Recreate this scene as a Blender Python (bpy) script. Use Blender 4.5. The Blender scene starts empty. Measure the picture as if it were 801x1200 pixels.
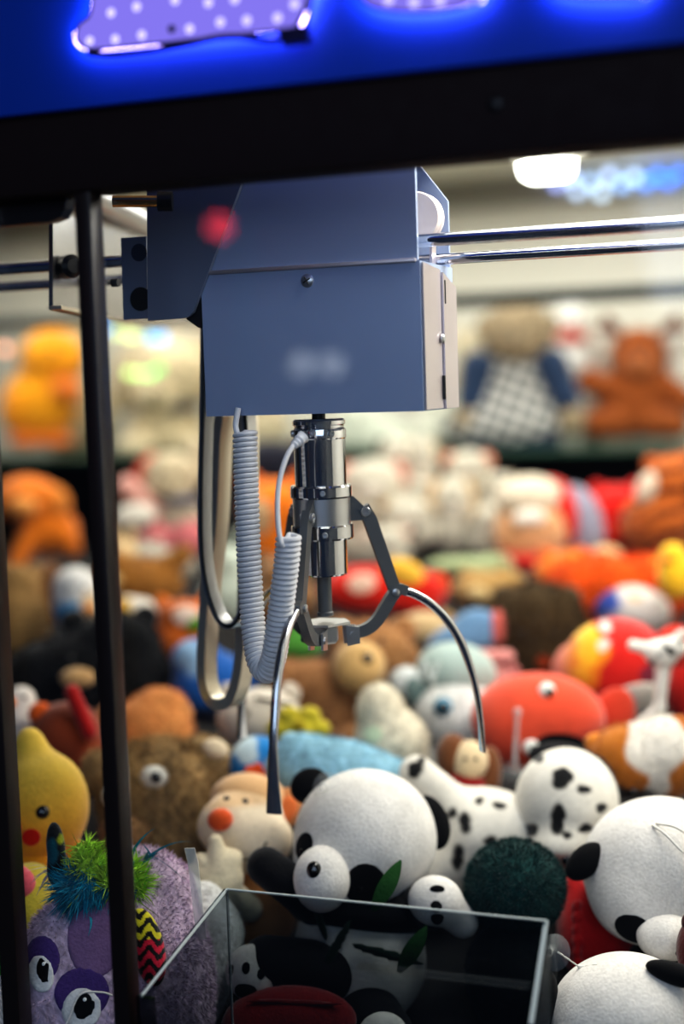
import bpy, math, random
import numpy as np
from mathutils import Vector, Matrix

random.seed(7)
RNG = np.random.default_rng(11)
SC = bpy.context.scene
COL = SC.collection

# ------------------------------------------------------------------ camera
F = 1669.0                       # focal length for an 801 px wide frame
CAM = Vector((0.0, 0.0, 1.40))
YAW, PITCH, ROLL = math.radians(20), math.radians(5.2), 0.033
FW = Vector((-math.sin(YAW) * math.cos(PITCH), math.cos(YAW) * math.cos(PITCH), -math.sin(PITCH)))
R0 = Vector((math.cos(YAW), math.sin(YAW), 0))
U0 = R0.cross(FW)
RT = (R0 * math.cos(ROLL) - U0 * math.sin(ROLL)).normalized()
UP = (U0 * math.cos(ROLL) + R0 * math.sin(ROLL)).normalized()


def ray(px, py):
    return FW + RT * ((px - 400.5) / F) - UP * ((py - 600.0) / F)


def P(px, py, d):
    return CAM + ray(px, py) * d


def PY(px, py, y):
    r = ray(px, py)
    return CAM + r * ((y - CAM.y) / r.y)


def PX(px, py, x):
    r = ray(px, py)
    return CAM + r * ((x - CAM.x) / r.x)


cam_d = bpy.data.cameras.new('camera')
cam = bpy.data.objects.new('camera', cam_d)
COL.objects.link(cam)
cam.matrix_world = Matrix(((RT.x, UP.x, -FW.x, CAM.x), (RT.y, UP.y, -FW.y, CAM.y), (RT.z, UP.z, -FW.z, CAM.z), (0, 0, 0, 1)))
cam_d.sensor_fit = 'HORIZONTAL'
cam_d.sensor_width = 24.0
cam_d.lens = F * 24.0 / 801.0
cam_d.clip_start = 0.02
cam_d.dof.use_dof = True
cam_d.dof.focus_distance = 1.14
cam_d.dof.aperture_fstop = 1.4
SC.camera = cam

# ------------------------------------------------------------------ materials


def lin(c):
    return tuple(((v / 255) / 12.92 if v / 255 <= 0.04045 else ((v / 255 + 0.055) / 1.055) ** 2.4) for v in c)


MATS = {}


def new_mat(key):
    m = bpy.data.materials.new(key)
    m.use_nodes = True
    m.node_tree.nodes.clear()
    return m, m.node_tree.nodes, m.node_tree.links


def plush(c=None, rough=0.9, sheen=0.35, bump=0.5, scale=420.0):
    """soft pile fabric; c None reads the painted vertex colour"""
    key = ('plush', c, rough, sheen, bump, scale)
    if key in MATS:
        return MATS[key]
    m, N, L = new_mat('plush_fabric')
    out = N.new('ShaderNodeOutputMaterial')
    b = N.new('ShaderNodeBsdfPrincipled')
    L.new(b.outputs[0], out.inputs[0])
    tc = N.new('ShaderNodeTexCoord')
    nz = N.new('ShaderNodeTexNoise')
    nz.inputs['Scale'].default_value = scale
    nz.inputs['Detail'].default_value = 3
    L.new(tc.outputs['Object'], nz.inputs['Vector'])
    n2 = N.new('ShaderNodeTexNoise')
    n2.inputs['Scale'].default_value = 38
    n2.inputs['Detail'].default_value = 4
    L.new(tc.outputs['Object'], n2.inputs['Vector'])
    ad = N.new('ShaderNodeMath'); ad.operation = 'ADD'
    L.new(nz.outputs['Fac'], ad.inputs[0]); L.new(n2.outputs['Fac'], ad.inputs[1])
    mr = N.new('ShaderNodeMapRange')
    mr.inputs['From Min'].default_value = 0.6; mr.inputs['From Max'].default_value = 1.4
    mr.inputs['To Min'].default_value = 0.72; mr.inputs['To Max'].default_value = 1.12
    L.new(ad.outputs[0], mr.inputs['Value'])
    mx = N.new('ShaderNodeVectorMath'); mx.operation = 'SCALE'
    L.new(mr.outputs[0], mx.inputs['Scale'])
    if c is None:
        at = N.new('ShaderNodeAttribute'); at.attribute_name = 'Col'
        L.new(at.outputs['Color'], mx.inputs[0])
    else:
        rgb = N.new('ShaderNodeRGB'); rgb.outputs[0].default_value = (*lin(c), 1)
        L.new(rgb.outputs[0], mx.inputs[0])
    L.new(mx.outputs[0], b.inputs['Base Color'])
    b.inputs['Roughness'].default_value = rough
    b.inputs['Specular IOR Level'].default_value = 0.15
    b.inputs['Sheen Weight'].default_value = sheen
    b.inputs['Sheen Roughness'].default_value = 0.5
    bp = N.new('ShaderNodeBump')
    bp.inputs['Strength'].default_value = bump
    bp.inputs['Distance'].default_value = 0.0015
    L.new(ad.outputs[0], bp.inputs['Height'])
    L.new(bp.outputs[0], b.inputs['Normal'])
    MATS[key] = m
    if c is not None:
        m['tone'] = list(c)
    return m


def solid(name, c, rough=0.5, metal=0.0, bump=0.0, scale=60.0, spec=0.5, stretch=None, coat=0.0, trans=0.0):
    key = (name, c, rough, metal, bump, scale, spec, coat, trans)
    if key in MATS:
        return MATS[key]
    m, N, L = new_mat(name)
    out = N.new('ShaderNodeOutputMaterial')
    b = N.new('ShaderNodeBsdfPrincipled')
    L.new(b.outputs[0], out.inputs[0])
    tc = N.new('ShaderNodeTexCoord')
    mp = N.new('ShaderNodeMapping')
    if stretch:
        mp.inputs['Scale'].default_value = stretch
    L.new(tc.outputs['Object'], mp.inputs[0])
    nz = N.new('ShaderNodeTexNoise')
    nz.inputs['Scale'].default_value = scale
    nz.inputs['Detail'].default_value = 4
    L.new(mp.outputs[0], nz.inputs['Vector'])
    mr = N.new('ShaderNodeMapRange')
    mr.inputs['To Min'].default_value = max(0.02, rough * 0.85); mr.inputs['To Max'].default_value = min(1, rough * 1.15)
    L.new(nz.outputs['Fac'], mr.inputs['Value'])
    L.new(mr.outputs[0], b.inputs['Roughness'])
    b.inputs['Base Color'].default_value = (*lin(c), 1)
    b.inputs['Metallic'].default_value = metal
    b.inputs['Specular IOR Level'].default_value = spec
    b.inputs['Coat Weight'].default_value = coat
    b.inputs['Transmission Weight'].default_value = trans
    if bump:
        bp = N.new('ShaderNodeBump')
        bp.inputs['Strength'].default_value = bump
        bp.inputs['Distance'].default_value = 0.001
        L.new(nz.outputs['Fac'], bp.inputs['Height'])
        L.new(bp.outputs[0], b.inputs['Normal'])
    MATS[key] = m
    return m


def glow(name, c, strength):
    key = (name, c, strength)
    if key in MATS:
        return MATS[key]
    m, N, L = new_mat(name)
    out = N.new('ShaderNodeOutputMaterial')
    e = N.new('ShaderNodeEmission')
    e.inputs[0].default_value = (*lin(c), 1)
    e.inputs[1].default_value = strength
    L.new(e.outputs[0], out.inputs[0])
    MATS[key] = m
    return m


def clear(name, c=(255, 255, 255), refl=0.05, rough=0.02):
    """thin clear sheet: light passes straight through, a little is reflected"""
    key = (name, c, refl, rough)
    if key in MATS:
        return MATS[key]
    m, N, L = new_mat(name)
    out = N.new('ShaderNodeOutputMaterial')
    t = N.new('ShaderNodeBsdfTransparent')
    t.inputs[0].default_value = (*lin(c), 1)
    g = N.new('ShaderNodeBsdfGlossy')
    g.inputs['Roughness'].default_value = rough
    g.inputs['Color'].default_value = (1, 1, 1, 1)
    lw = N.new('ShaderNodeLayerWeight'); lw.inputs['Blend'].default_value = 0.25
    mr = N.new('ShaderNodeMapRange')
    mr.inputs['To Min'].default_value = refl; mr.inputs['To Max'].default_value = min(1, refl * 5)
    L.new(lw.outputs['Fresnel'], mr.inputs['Value'])
    mx = N.new('ShaderNodeMixShader')
    L.new(mr.outputs[0], mx.inputs[0]); L.new(t.outputs[0], mx.inputs[1]); L.new(g.outputs[0], mx.inputs[2])
    L.new(mx.outputs[0], out.inputs[0])
    MATS[key] = m
    return m


def frost(name, c=(225, 230, 230), fac=0.3):
    """milky clear plastic: mostly lets light through, some is scattered"""
    key = (name, c, fac)
    if key in MATS:
        return MATS[key]
    m, N, L = new_mat(name)
    out = N.new('ShaderNodeOutputMaterial')
    t = N.new('ShaderNodeBsdfTransparent')
    p = N.new('ShaderNodeBsdfPrincipled')
    p.inputs['Base Color'].default_value = (*lin(c), 1)
    p.inputs['Roughness'].default_value = 0.18
    lw = N.new('ShaderNodeLayerWeight'); lw.inputs['Blend'].default_value = 0.35
    mr = N.new('ShaderNodeMapRange')
    mr.inputs['To Min'].default_value = fac; mr.inputs['To Max'].default_value = min(1, fac * 2.6)
    L.new(lw.outputs['Facing'], mr.inputs['Value'])
    mx = N.new('ShaderNodeMixShader')
    L.new(mr.outputs[0], mx.inputs[0]); L.new(t.outputs[0], mx.inputs[1]); L.new(p.outputs[0], mx.inputs[2])
    L.new(mx.outputs[0], out.inputs[0])
    MATS[key] = m
    return m


# ------------------------------------------------------------------ mesh building


def link_mesh(name, verts, faces, mat, root=None, loc=(0, 0, 0), smooth=False, cols=None, autosharp=None):
    """verts in world space; stored relative to the thing's base"""
    loc = Vector(loc)
    V = np.asarray(verts, dtype=np.float64).reshape(-1, 3) - np.array(loc)
    me = bpy.data.meshes.new(name)
    me.from_pydata(V.tolist(), [], [list(f) for f in faces])
    me.update()
    if smooth:
        me.polygons.foreach_set('use_smooth', [True] * len(me.polygons))
        if autosharp:
            me.set_sharp_from_angle(angle=math.radians(autosharp))
    if cols is not None:
        a = me.color_attributes.new('Col', 'FLOAT_COLOR', 'POINT')
        c4 = np.ones((len(V), 4), dtype=np.float32); c4[:, :3] = cols
        a.data.foreach_set('color', c4.ravel())
    me.materials.append(mat)
    o = bpy.data.objects.new(name, me)
    COL.objects.link(o)
    if root is not None:
        o.parent = root
    else:
        o.location = loc
    return o


class MB:
    """collects boxes, prisms, tubes, lathes as one world-space mesh"""

    def __init__(self):
        self.v, self.f = [], []

    def add(self, vs, fs):
        n = len(self.v)
        self.v += [Vector(v) for v in vs]
        self.f += [[i + n for i in f] for f in fs]
        return self

    def box(self, x0, x1, y0, y1, z0, z1, bev=0.0):
        if bev <= 0:
            vs = [(x, y, z) for x in (x0, x1) for y in (y0, y1) for z in (z0, z1)]
            return self.add(vs, [(0, 1, 3, 2), (4, 6, 7, 5), (0, 4, 5, 1), (2, 3, 7, 6), (0, 2, 6, 4), (1, 5, 7, 3)])
        b = min(bev, (x1 - x0) * .49, (y1 - y0) * .49, (z1 - z0) * .49)
        import bmesh
        bm = bmesh.new()
        bmesh.ops.create_cube(bm, size=1)
        for v in bm.verts:
            v.co = Vector(((x0 + x1) / 2 + v.co.x * (x1 - x0), (y0 + y1) / 2 + v.co.y * (y1 - y0), (z0 + z1) / 2 + v.co.z * (z1 - z0)))
        bmesh.ops.bevel(bm, geom=bm.edges[:], offset=b, segments=2, affect='EDGES', profile=0.5)
        bm.verts.index_update()
        self.add([v.co.copy() for v in bm.verts], [[v.index for v in f.verts] for f in bm.faces])
        bm.free()
        return self

    def prism(self, pts, off):
        """polygon of 3-D points extruded by the vector off"""
        pts = [Vector(p) for p in pts]; off = Vector(off); n = len(pts)
        vs = pts + [p + off for p in pts]
        fs = [list(range(n))[::-1], list(range(n, 2 * n))]
        fs += [[i, (i + 1) % n, n + (i + 1) % n, n + i] for i in range(n)]
        return self.add(vs, fs)

    def lathe(self, c, prof, seg=40, axis=Vector((0, 0, 1)), cap=True):
        axis = axis.normalized()
        a = axis.orthogonal().normalized(); b = axis.cross(a)
        vs, fs = [], []
        for r, h in prof:
            for i in range(seg):
                t = 2 * math.pi * i / seg
                vs.append(Vector(c) + axis * h + (a * math.cos(t) + b * math.sin(t)) * r)
        for k in range(len(prof) - 1):
            for i in range(seg):
                j = (i + 1) % seg
                fs.append([k * seg + i, k * seg + j, (k + 1) * seg + j, (k + 1) * seg + i])
        if cap:
            fs.append(list(range(seg))[::-1]); fs.append([(len(prof) - 1) * seg + i for i in range(seg)])
        return self.add(vs, fs)

    def tube(self, pts, r, seg=10, sx=1.0, sy=1.0, side=None):
        """tube (or flat strip when sx != sy) along points; r number or list"""
        pts = [Vector(p) for p in pts]; n = len(pts)
        rr = r if isinstance(r, (list, tuple)) else [r] * n
        t0 = (pts[1] - pts[0]).normalized()
        a = Vector(side) if side is not None else t0.orthogonal()
        vs, fs = [], []
        for i, p in enumerate(pts):
            t = (pts[min(i + 1, n - 1)] - pts[max(i - 1, 0)]).normalized()
            ref = Vector(side) if side is not None else a
            a = (ref - t * ref.dot(t)).normalized()
            b = t.cross(a)
            for k in range(seg):
                q = 2 * math.pi * k / seg
                vs.append(p + (a * math.cos(q) * sx + b * math.sin(q) * sy) * rr[i])
        for i in range(n - 1):
            for k in range(seg):
                l = (k + 1) % seg
                fs.append([i * seg + k, i * seg + l, (i + 1) * seg + l, (i + 1) * seg + k])
        fs.append(list(range(seg))[::-1]); fs.append([(n - 1) * seg + k for k in range(seg)])
        return self.add(vs, fs)

    def strip(self, pts, wv, th):
        """rectangular bar along points: half width vector wv, half thickness th (per point allowed)"""
        pts = [Vector(p) for p in pts]; n = len(pts)
        vs, fs = [], []
        for i, p in enumerate(pts):
            t = (pts[min(i + 1, n - 1)] - pts[max(i - 1, 0)]).normalized()
            w = wv[i] if isinstance(wv, list) else wv
            h = (th[i] if isinstance(th, list) else th)
            nv = t.cross(w).normalized() * h
            vs += [p + w + nv, p - w + nv, p - w - nv, p + w - nv]
        for i in range(n - 1):
            for k in range(4):
                l = (k + 1) % 4
                fs.append([i * 4 + k, i * 4 + l, (i + 1) * 4 + l, (i + 1) * 4 + k])
        fs.append([0, 1, 2, 3][::-1]); fs.append([(n - 1) * 4 + k for k in range(4)])
        return self.add(vs, fs)

    def sphere(self, c, r, seg=16, sc=(1, 1, 1)):
        vs, fs = [], []
        c = Vector(c); h = seg // 2
        for i in range(1, h):
            a = math.pi * i / h
            for j in range(seg):
                b = 2 * math.pi * j / seg
                vs.append(c + Vector((math.sin(a) * math.cos(b) * sc[0], math.sin(a) * math.sin(b) * sc[1], math.cos(a) * sc[2])) * r)
        vs += [c + Vector((0, 0, r * sc[2])), c - Vector((0, 0, r * sc[2]))]
        for i in range(h - 2):
            for j in range(seg):
                k = (j + 1) % seg
                fs.append([i * seg + j, (i + 1) * seg + j, (i + 1) * seg + k, i * seg + k])
        T, B = len(vs) - 2, len(vs) - 1
        for j in range(seg):
            k = (j + 1) % seg
            fs.append([T, j, k]); fs.append([B, (h - 2) * seg + k, (h - 2) * seg + j])
        return self.add(vs, fs)

    def base(self):
        xs = [v.x for v in self.v]; ys = [v.y for v in self.v]; zs = [v.z for v in self.v]
        return Vector(((min(xs) + max(xs)) / 2, (min(ys) + max(ys)) / 2, min(zs)))

    def build(self, name, mat, root=None, loc=None, smooth=False, sharp=35):
        if loc is None:
            loc = self.base() if root is None else BASES.get(root.name, Vector((0, 0, 0)))
        o = link_mesh(name, [tuple(v) for v in self.v], self.f, mat, root, loc, smooth, autosharp=sharp)
        BASES[o.name] = Vector(loc)
        return o


BASES = {}


def tag(o, label=None, cat=None, group=None, kind=None):
    if label: o['label'] = label
    if cat: o['category'] = cat
    if group: o['group'] = group
    if kind: o['kind'] = kind
    return o


def thing(name, label, cat, base, group=None):
    o = bpy.data.objects.new(name, None)
    COL.objects.link(o)
    o.location = base
    o.empty_display_size = 0.02
    BASES[o.name] = Vector(base)
    return tag(o, label, cat, group)


def bez(pts, n=8):
    """Catmull-Rom through the points"""
    pts = [Vector(p) for p in pts]
    q = [pts[0] * 2 - pts[1]] + pts + [pts[-1] * 2 - pts[-2]]
    out = []
    for i in range(1, len(q) - 2):
        a, b, c, d = q[i - 1], q[i], q[i + 1], q[i + 2]
        for k in range(n):
            t = k / n
            out.append(0.5 * ((2 * b) + (c - a) * t + (2 * a - 5 * b + 4 * c - d) * t * t + (3 * b - a - 3 * c + d) * t ** 3))
    out.append(pts[-1])
    return out


# ------------------------------------------------------------------ soft shapes (smooth unions, surface nets)


def E(x, y, w, ru, rv, rw=None, ang=0.0):
    return ('e', x, y, w, ru, rv, rw if rw is not None else (ru + rv) / 2, math.radians(ang))


def C(x1, y1, w1, r1, x2, y2, w2, r2):
    return ('c', x1, y1, w1, r1, x2, y2, w2, r2)


def sdf(prims, k, X, Y, W):
    D = None
    for p in prims:
        if p[0] == 'e':
            _, cx, cy, cw, ru, rv, rw, a = p
            dx, dy, dw = X - cx, Y - cy, W - cw
            if a:
                ca, sa = math.cos(a), math.sin(a)
                dx, dy = dx * ca + dy * sa, -dx * sa + dy * ca
            k0 = np.sqrt((dx / ru) ** 2 + (dy / rv) ** 2 + (dw / rw) ** 2)
            k1 = np.sqrt((dx / ru ** 2) ** 2 + (dy / rv ** 2) ** 2 + (dw / rw ** 2) ** 2) + 1e-9
            d = k0 * (k0 - 1) / k1
        else:
            _, ax, ay, aw, ra, bx, by, bw, rb = p
            vx, vy, vw = bx - ax, by - ay, bw - aw
            l2 = vx * vx + vy * vy + vw * vw + 1e-9
            t = np.clip(((X - ax) * vx + (Y - ay) * vy + (W - aw) * vw) / l2, 0, 1)
            d = np.sqrt((X - ax - t * vx) ** 2 + (Y - ay - t * vy) ** 2 + (W - aw - t * vw) ** 2) - (ra + (rb - ra) * t)
        if D is None:
            D = d
        elif k > 0:
            h = np.clip(0.5 + 0.5 * (D - d) / k, 0, 1)
            D = D * (1 - h) + d * h - k * h * (1 - h)
        else:
            D = np.minimum(D, d)
    return D


def bounds(prims):
    lo, hi = np.full(3, 1e9), np.full(3, -1e9)
    for p in prims:
        if p[0] == 'e':
            c = np.array(p[1:4])
            m = max(p[4], p[5])
            r = np.array([p[4], p[5], p[6]]) if not p[7] else np.array([m, m, p[6]])
            lo = np.minimum(lo, c - r); hi = np.maximum(hi, c + r)
        else:
            for c, r in ((p[1:4], p[4]), (p[5:8], p[8])):
                lo = np.minimum(lo, np.array(c) - r); hi = np.maximum(hi, np.array(c) + r)
    return lo, hi


def nets(V, o, h):
    S = V < 0
    n = V.shape
    cs = (n[0] - 1, n[1] - 1, n[2] - 1)
    acc = np.zeros(cs + (3,)); cnt = np.zeros(cs)

    def corner(i, j, k):
        return V[i:i + cs[0], j:j + cs[1], k:k + cs[2]]
    for ax in range(3):
        for a in (0, 1):
            for b in (0, 1):
                off = [0, 0, 0]
                others = [q for q in range(3) if q != ax]
                off[others[0]], off[others[1]] = a, b
                off2 = list(off); off2[ax] = 1
                va, vb = corner(*off), corner(*off2)
                m = (va < 0) != (vb < 0)
                t = np.where(m, va / np.where(m, va - vb, 1), 0)
                cnt += m
                for q in range(3):
                    acc[..., q] += m * ((t if q == ax else off[q]))
    act = cnt > 0
    idx = -np.ones(cs, dtype=np.int64)
    idx[act] = np.arange(act.sum())
    ii = np.argwhere(act)
    verts = np.array(o) + h * (ii + acc[act] / cnt[act][:, None])
    F_ = []
    for ax in range(3):
        b, c = [(1, 2), (2, 0), (0, 1)][ax]
        sl0 = [slice(None)] * 3; sl1 = [slice(None)] * 3
        sl0[ax] = slice(0, n[ax] - 1); sl1[ax] = slice(1, n[ax])
        for q in (b, c):
            sl0[q] = slice(1, n[q] - 1); sl1[q] = slice(1, n[q] - 1)
        s0, s1 = S[tuple(sl0)], S[tuple(sl1)]
        m = np.argwhere(s0 != s1)
        if len(m) == 0:
            continue
        fl = s0[tuple(m.T)]
        g = m.copy(); g[:, b] += 1; g[:, c] += 1       # grid coordinate of the edge

        def cell(db, dc):
            q = g.copy(); q[:, b] += db; q[:, c] += dc
            return idx[tuple(q.T)]
        quad = np.stack([cell(-1, -1), cell(0, -1), cell(0, 0), cell(-1, 0)], 1)
        quad[~fl] = quad[~fl][:, ::-1]
        F_.append(quad)
    return verts, np.concatenate(F_)


class Toy:
    """a plush toy: shapes given in pixels of the photo around (cx, cy) at depth d"""

    def __init__(self, name, label, cat, cx, cy, d, group=None):
        self.name, self.label, self.cat, self.group = name, label, cat, group
        self.cx, self.cy, self.s = cx, cy, d / F
        self.O = np.array(P(cx, cy, d))
        f = ray(cx, cy).normalized()              # the toy faces the viewer
        u = (UP - f * UP.dot(f)).normalized()
        self.f, self.u, self.r = np.array(f), np.array(u), np.array(f.cross(u))
        self.parts = []

    def world(self, L):
        L = np.asarray(L, dtype=float)
        s = self.s
        return (self.O + np.outer((L[:, 0] - self.cx) * s, self.r) - np.outer((L[:, 1] - self.cy) * s, self.u)
                - np.outer(L[:, 2] * s, self.f))

    def front(self, prims, k, x, y):
        lo, hi = bounds(prims)
        w = np.linspace(hi[2] + 2, lo[2] - 2, 400)
        D = sdf(prims, k, np.full(400, float(x)), np.full(400, float(y)), w)
        q = np.argmax(D < 0)
        return float(w[q]) if (D < 0).any() else float((lo[2] + hi[2]) / 2)

    def part(self, name, prims, mat, k=6.0, res=34, on=None, onk=6.0, t=1.2, paint=None, fuzz=None, parent=None, label=None, cut=None):
        if fuzz is not None and paint is None and 'tone' in mat:
            tone = np.array(lin(tuple(mat['tone'])))
            fr = 1.0 / max(fuzz[1], 3)

            def paint(x, y, w):
                v = np.sin(x * fr * 2.1 + 2.2 * np.sin(y * fr * .9 + w * fr)) * np.sin(y * fr * 1.3 + 1.7 * np.sin(x * fr * 1.2 - w * fr)) + .6 * np.sin(x * fr * 5 + 3 * np.sin(y * fr * 2.3))
                return tone * (1.0 + 0.3 * v)[:, None]
            mat = plush(None, sheen=.15)
        lo, hi = bounds(prims)
        if on is not None:
            l2, h2 = bounds(on)
            lo, hi = np.maximum(lo, l2 - t - 1), np.minimum(hi, h2 + t + 1)
        h = max((hi - lo).max() / res, 0.35)
        lo = lo - 2.5 * h; hi = hi + 2.5 * h
        dims = np.ceil((hi - lo) / h).astype(int) + 1
        g = [lo[q] + h * np.arange(dims[q]) for q in range(3)]
        X, Y, W = np.meshgrid(*g, indexing='ij')
        D = sdf(prims, k, X, Y, W)
        if on is not None:
            D = np.maximum(D, sdf(on, onk, X, Y, W) - t)
        if cut is not None:
            D = np.maximum(D, -sdf(cut, 0, X, Y, W))
        v, f = nets(D, lo, h)
        cols = None
        if paint is not None:
            cols = np.array(paint(v[:, 0], v[:, 1], v[:, 2]), dtype=float)
        faces = f.tolist()
        if fuzz is not None:
            n, ln, wd = fuzz[:3]
            down = fuzz[3] if len(fuzz) > 3 else 0.25
            a, b, c = v[f[:, 0]], v[f[:, 1]], v[f[:, 2]]
            nr = np.cross(b - a, c - a); ar = np.linalg.norm(nr, axis=1) + 1e-9
            nr = nr / ar[:, None]
            # smooth outward normals (orientation independent)
            pick = RNG.choice(len(f), n, p=ar / ar.sum())
            r1, r2 = RNG.random((2, n, 1))
            base = a[pick] + r1 * (b[pick] - a[pick]) * 0.9 + r2 * (c[pick] - b[pick]) * r1
            if len(fuzz) > 4:                     # leave bare felt areas free of pile
                ok = np.ones(n, bool)
                for (bx, by, br, bv) in fuzz[4]:
                    ok &= ~((((base[:, 0] - bx) / br) ** 2 + ((base[:, 1] - by) / bv) ** 2 < 1) & (base[:, 2] > 15))
                base, pick = base[ok], pick[ok]
                n = len(base)
            e = 0.5
            dn = sdf(prims, k, base[:, 0] + nr[pick][:, 0] * e, base[:, 1] + nr[pick][:, 1] * e, base[:, 2] + nr[pick][:, 2] * e)
            d0 = sdf(prims, k, base[:, 0], base[:, 1], base[:, 2])
            nn = nr[pick] * np.where(dn > d0, 1, -1)[:, None]
            jit = RNG.normal(0, 0.28, (n, 3)); jit[:, 1] += down
            fq = 0.42 / max(ln, 2.5) * 2.2
            for q in range(3):
                b0, b1, b2 = base[:, q], base[:, (q + 1) % 3], base[:, (q + 2) % 3]
                jit[:, q] += 0.55 * np.sin(b1 * fq + 1.3 * np.sin(b2 * fq * .7)) * np.cos(b2 * fq * 1.1 + q)
            dr = nn + jit
            dr /= np.linalg.norm(dr, axis=1)[:, None]
            sd = np.cross(dr, RNG.normal(0, 1, (n, 3))); sd /= np.linalg.norm(sd, axis=1)[:, None] + 1e-9
            l = ln * (0.6 + 0.8 * RNG.random((n, 1)))
            v0 = len(v)
            tri = np.concatenate([base - nn * 0.5 + sd * wd, base - nn * 0.5 - sd * wd, base + dr * l], 0)
            v = np.concatenate([v, tri], 0)
            faces += [[v0 + i, v0 + n + i, v0 + 2 * n + i] for i in range(n)]
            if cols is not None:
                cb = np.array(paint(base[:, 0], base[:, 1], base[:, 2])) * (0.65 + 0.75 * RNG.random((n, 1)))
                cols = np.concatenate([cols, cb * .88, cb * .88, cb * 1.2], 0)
        self.parts.append((name, self.world(v), faces, mat, cols, parent, label))
        return len(self.parts) - 1

    def raw(self, name, verts_local, faces, mat, parent=None, label=None):
        self.parts.append((name, self.world(verts_local), faces, mat, None, parent, label))
        return len(self.parts) - 1

    def bead(self, name, x, y, r, mat, on=None, k=6.0, w=None, flat=0.6, out=0.35, parent=None, label=None, rv=None):
        if w is None:
            w = self.front(on, k, x, y) - r * flat + r * out * 2 * flat
        return self.part(name, [E(x, y, w, r, rv or r, r * flat)], mat, res=12, k=0, parent=parent, label=label)

    def cup(self, x, y, w, r, parent=None, tilt=0.0):
        """clear suction cup with a knob"""
        n = 24
        vs, fs = [], []
        prof = [(r, 0.0), (r * .8, r * .12), (r * .45, r * .28), (r * .2, r * .4), (r * .2, r * .62), (r * .28, r * .66), (r * .28, r * .8), (0.05 * r, r * .84)]
        for rr, h in prof:
            for i in range(n):
                a = 2 * math.pi * i / n
                dx, dy, dz = rr * math.cos(a), rr * math.sin(a), h
                dx, dz = dx * math.cos(tilt) + dz * math.sin(tilt), -dx * math.sin(tilt) + dz * math.cos(tilt)
                vs.append((x + dx, y + dy, w + dz))
        for q in range(len(prof) - 1):
            for i in range(n):
                j = (i + 1) % n
                fs.append([q * n + i, q * n + j, (q + 1) * n + j, (q + 1) * n + i])
        return self.raw('suction_cup', vs, fs, frost('clear_vinyl', (225, 230, 230), 0.16), parent, 'clear plastic suction cup')

    def finish(self, sit=None):
        if sit is not None:
            for p in self.parts:
                p[1][:, 2] = np.maximum(p[1][:, 2], sit)
        allv = np.concatenate([p[1] for p in self.parts])
        main = self.parts[0][1]
        base = Vector((float(main[:, 0].mean()), float(main[:, 1].mean()), float(allv[:, 2].min())))
        root = thing(self.name, self.label, self.cat, base, self.group)
        objs = []
        for (name, V, faces, mat, cols, parent, label) in self.parts:
            par = root if parent is None else objs[parent]
            o = link_mesh(name, V, faces, mat, par, base, True, cols)
            if label:
                o['label'] = label
            objs.append(o)
        return root


BLACK = (16, 16, 18)
EYE = solid('toy_eye_plastic', (8, 8, 9), 0.12, coat=0.5)
WHITE_EYE = solid('toy_eye_white', (235, 235, 230), 0.35)


def blob_paint(base, spots, soft=1.5):
    """painted pile: base colour plus round patches (x, y, r, colour[, squash])"""
    def fn(x, y, w):
        c = np.tile(np.array(lin(base)), (len(x), 1))
        for s in spots:
            px, py, r, col = s[:4]
            q = s[4] if len(s) > 4 else 1.0
            th = np.arctan2(y - py, x - px)
            wob = 1 + 0.12 * np.sin(2 * th + px) + 0.08 * np.sin(3 * th + py) + 0.05 * np.sin(5 * th + py)
            d = np.sqrt((x - px) ** 2 + ((y - py) / q) ** 2) - r * wob
            m = np.clip(0.5 - d / (2 * soft), 0, 1)[:, None]
            c = c * (1 - m) + np.array(lin(col)) * m
        return c
    return fn
# ------------------------------------------------------------------ the cabinet
YG = 0.915                                   # front glass plane
Z = lambda px, py, y: PY(px, py, y).z
M_FRAME = solid('dark_painted_frame', (34, 24, 24), 0.7, spec=0.15, bump=0.15, scale=90)
M_POST = solid('brown_black_anodised_post', (34, 25, 22), 0.38, bump=0.1, scale=120)
M_PANELW = solid('cream_cabinet_panel', (226, 224, 212), 0.6, bump=0.1)
M_DARKWALL = solid('black_cabinet_lining', (18, 17, 20), 0.7)
M_DECK = solid('charcoal_prize_deck', (22, 20, 21), 0.85, bump=0.4, scale=160)
M_CHROME = solid('polished_chrome', (205, 207, 212), 0.09, 1.0, scale=20)
M_CHROMEF = solid('chrome_finger', (205, 207, 212), 0.16, 1.0, scale=20)
M_STEEL = solid('brushed_steel', (190, 191, 194), 0.3, 0.85, bump=0.08, scale=70, stretch=(1, 1, 12))
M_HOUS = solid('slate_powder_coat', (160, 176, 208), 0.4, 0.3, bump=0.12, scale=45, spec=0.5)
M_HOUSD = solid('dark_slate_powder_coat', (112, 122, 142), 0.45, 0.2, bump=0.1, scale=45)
M_ALU = solid('satin_aluminium', (206, 196, 200), 0.34, 0.75, bump=0.0)
M_BLACKP = solid('black_plastic', (14, 14, 15), 0.4)
M_DKMETAL = solid('gunmetal', (106, 108, 110), 0.46, 0.5, bump=0.04)
M_CORD = solid('grey_white_cord_vinyl', (226, 226, 230), 0.42, bump=0.05)
GL = clear('front_glass_sheet', (250, 252, 252), 0.022, 0.0)

XL, XR = -1.95, 0.28                          # extent of what the photo sees
YB = 2.62


def struct(o):
    return tag(o, kind='structure')


zt, zb = Z(400, 91, YG), Z(400, 201, YG)
beam = struct(MB().box(XL, XR, YG - 0.012, YG + 0.022, zb, zt, 0.003).build('trim_1', M_FRAME, smooth=True))
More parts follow.
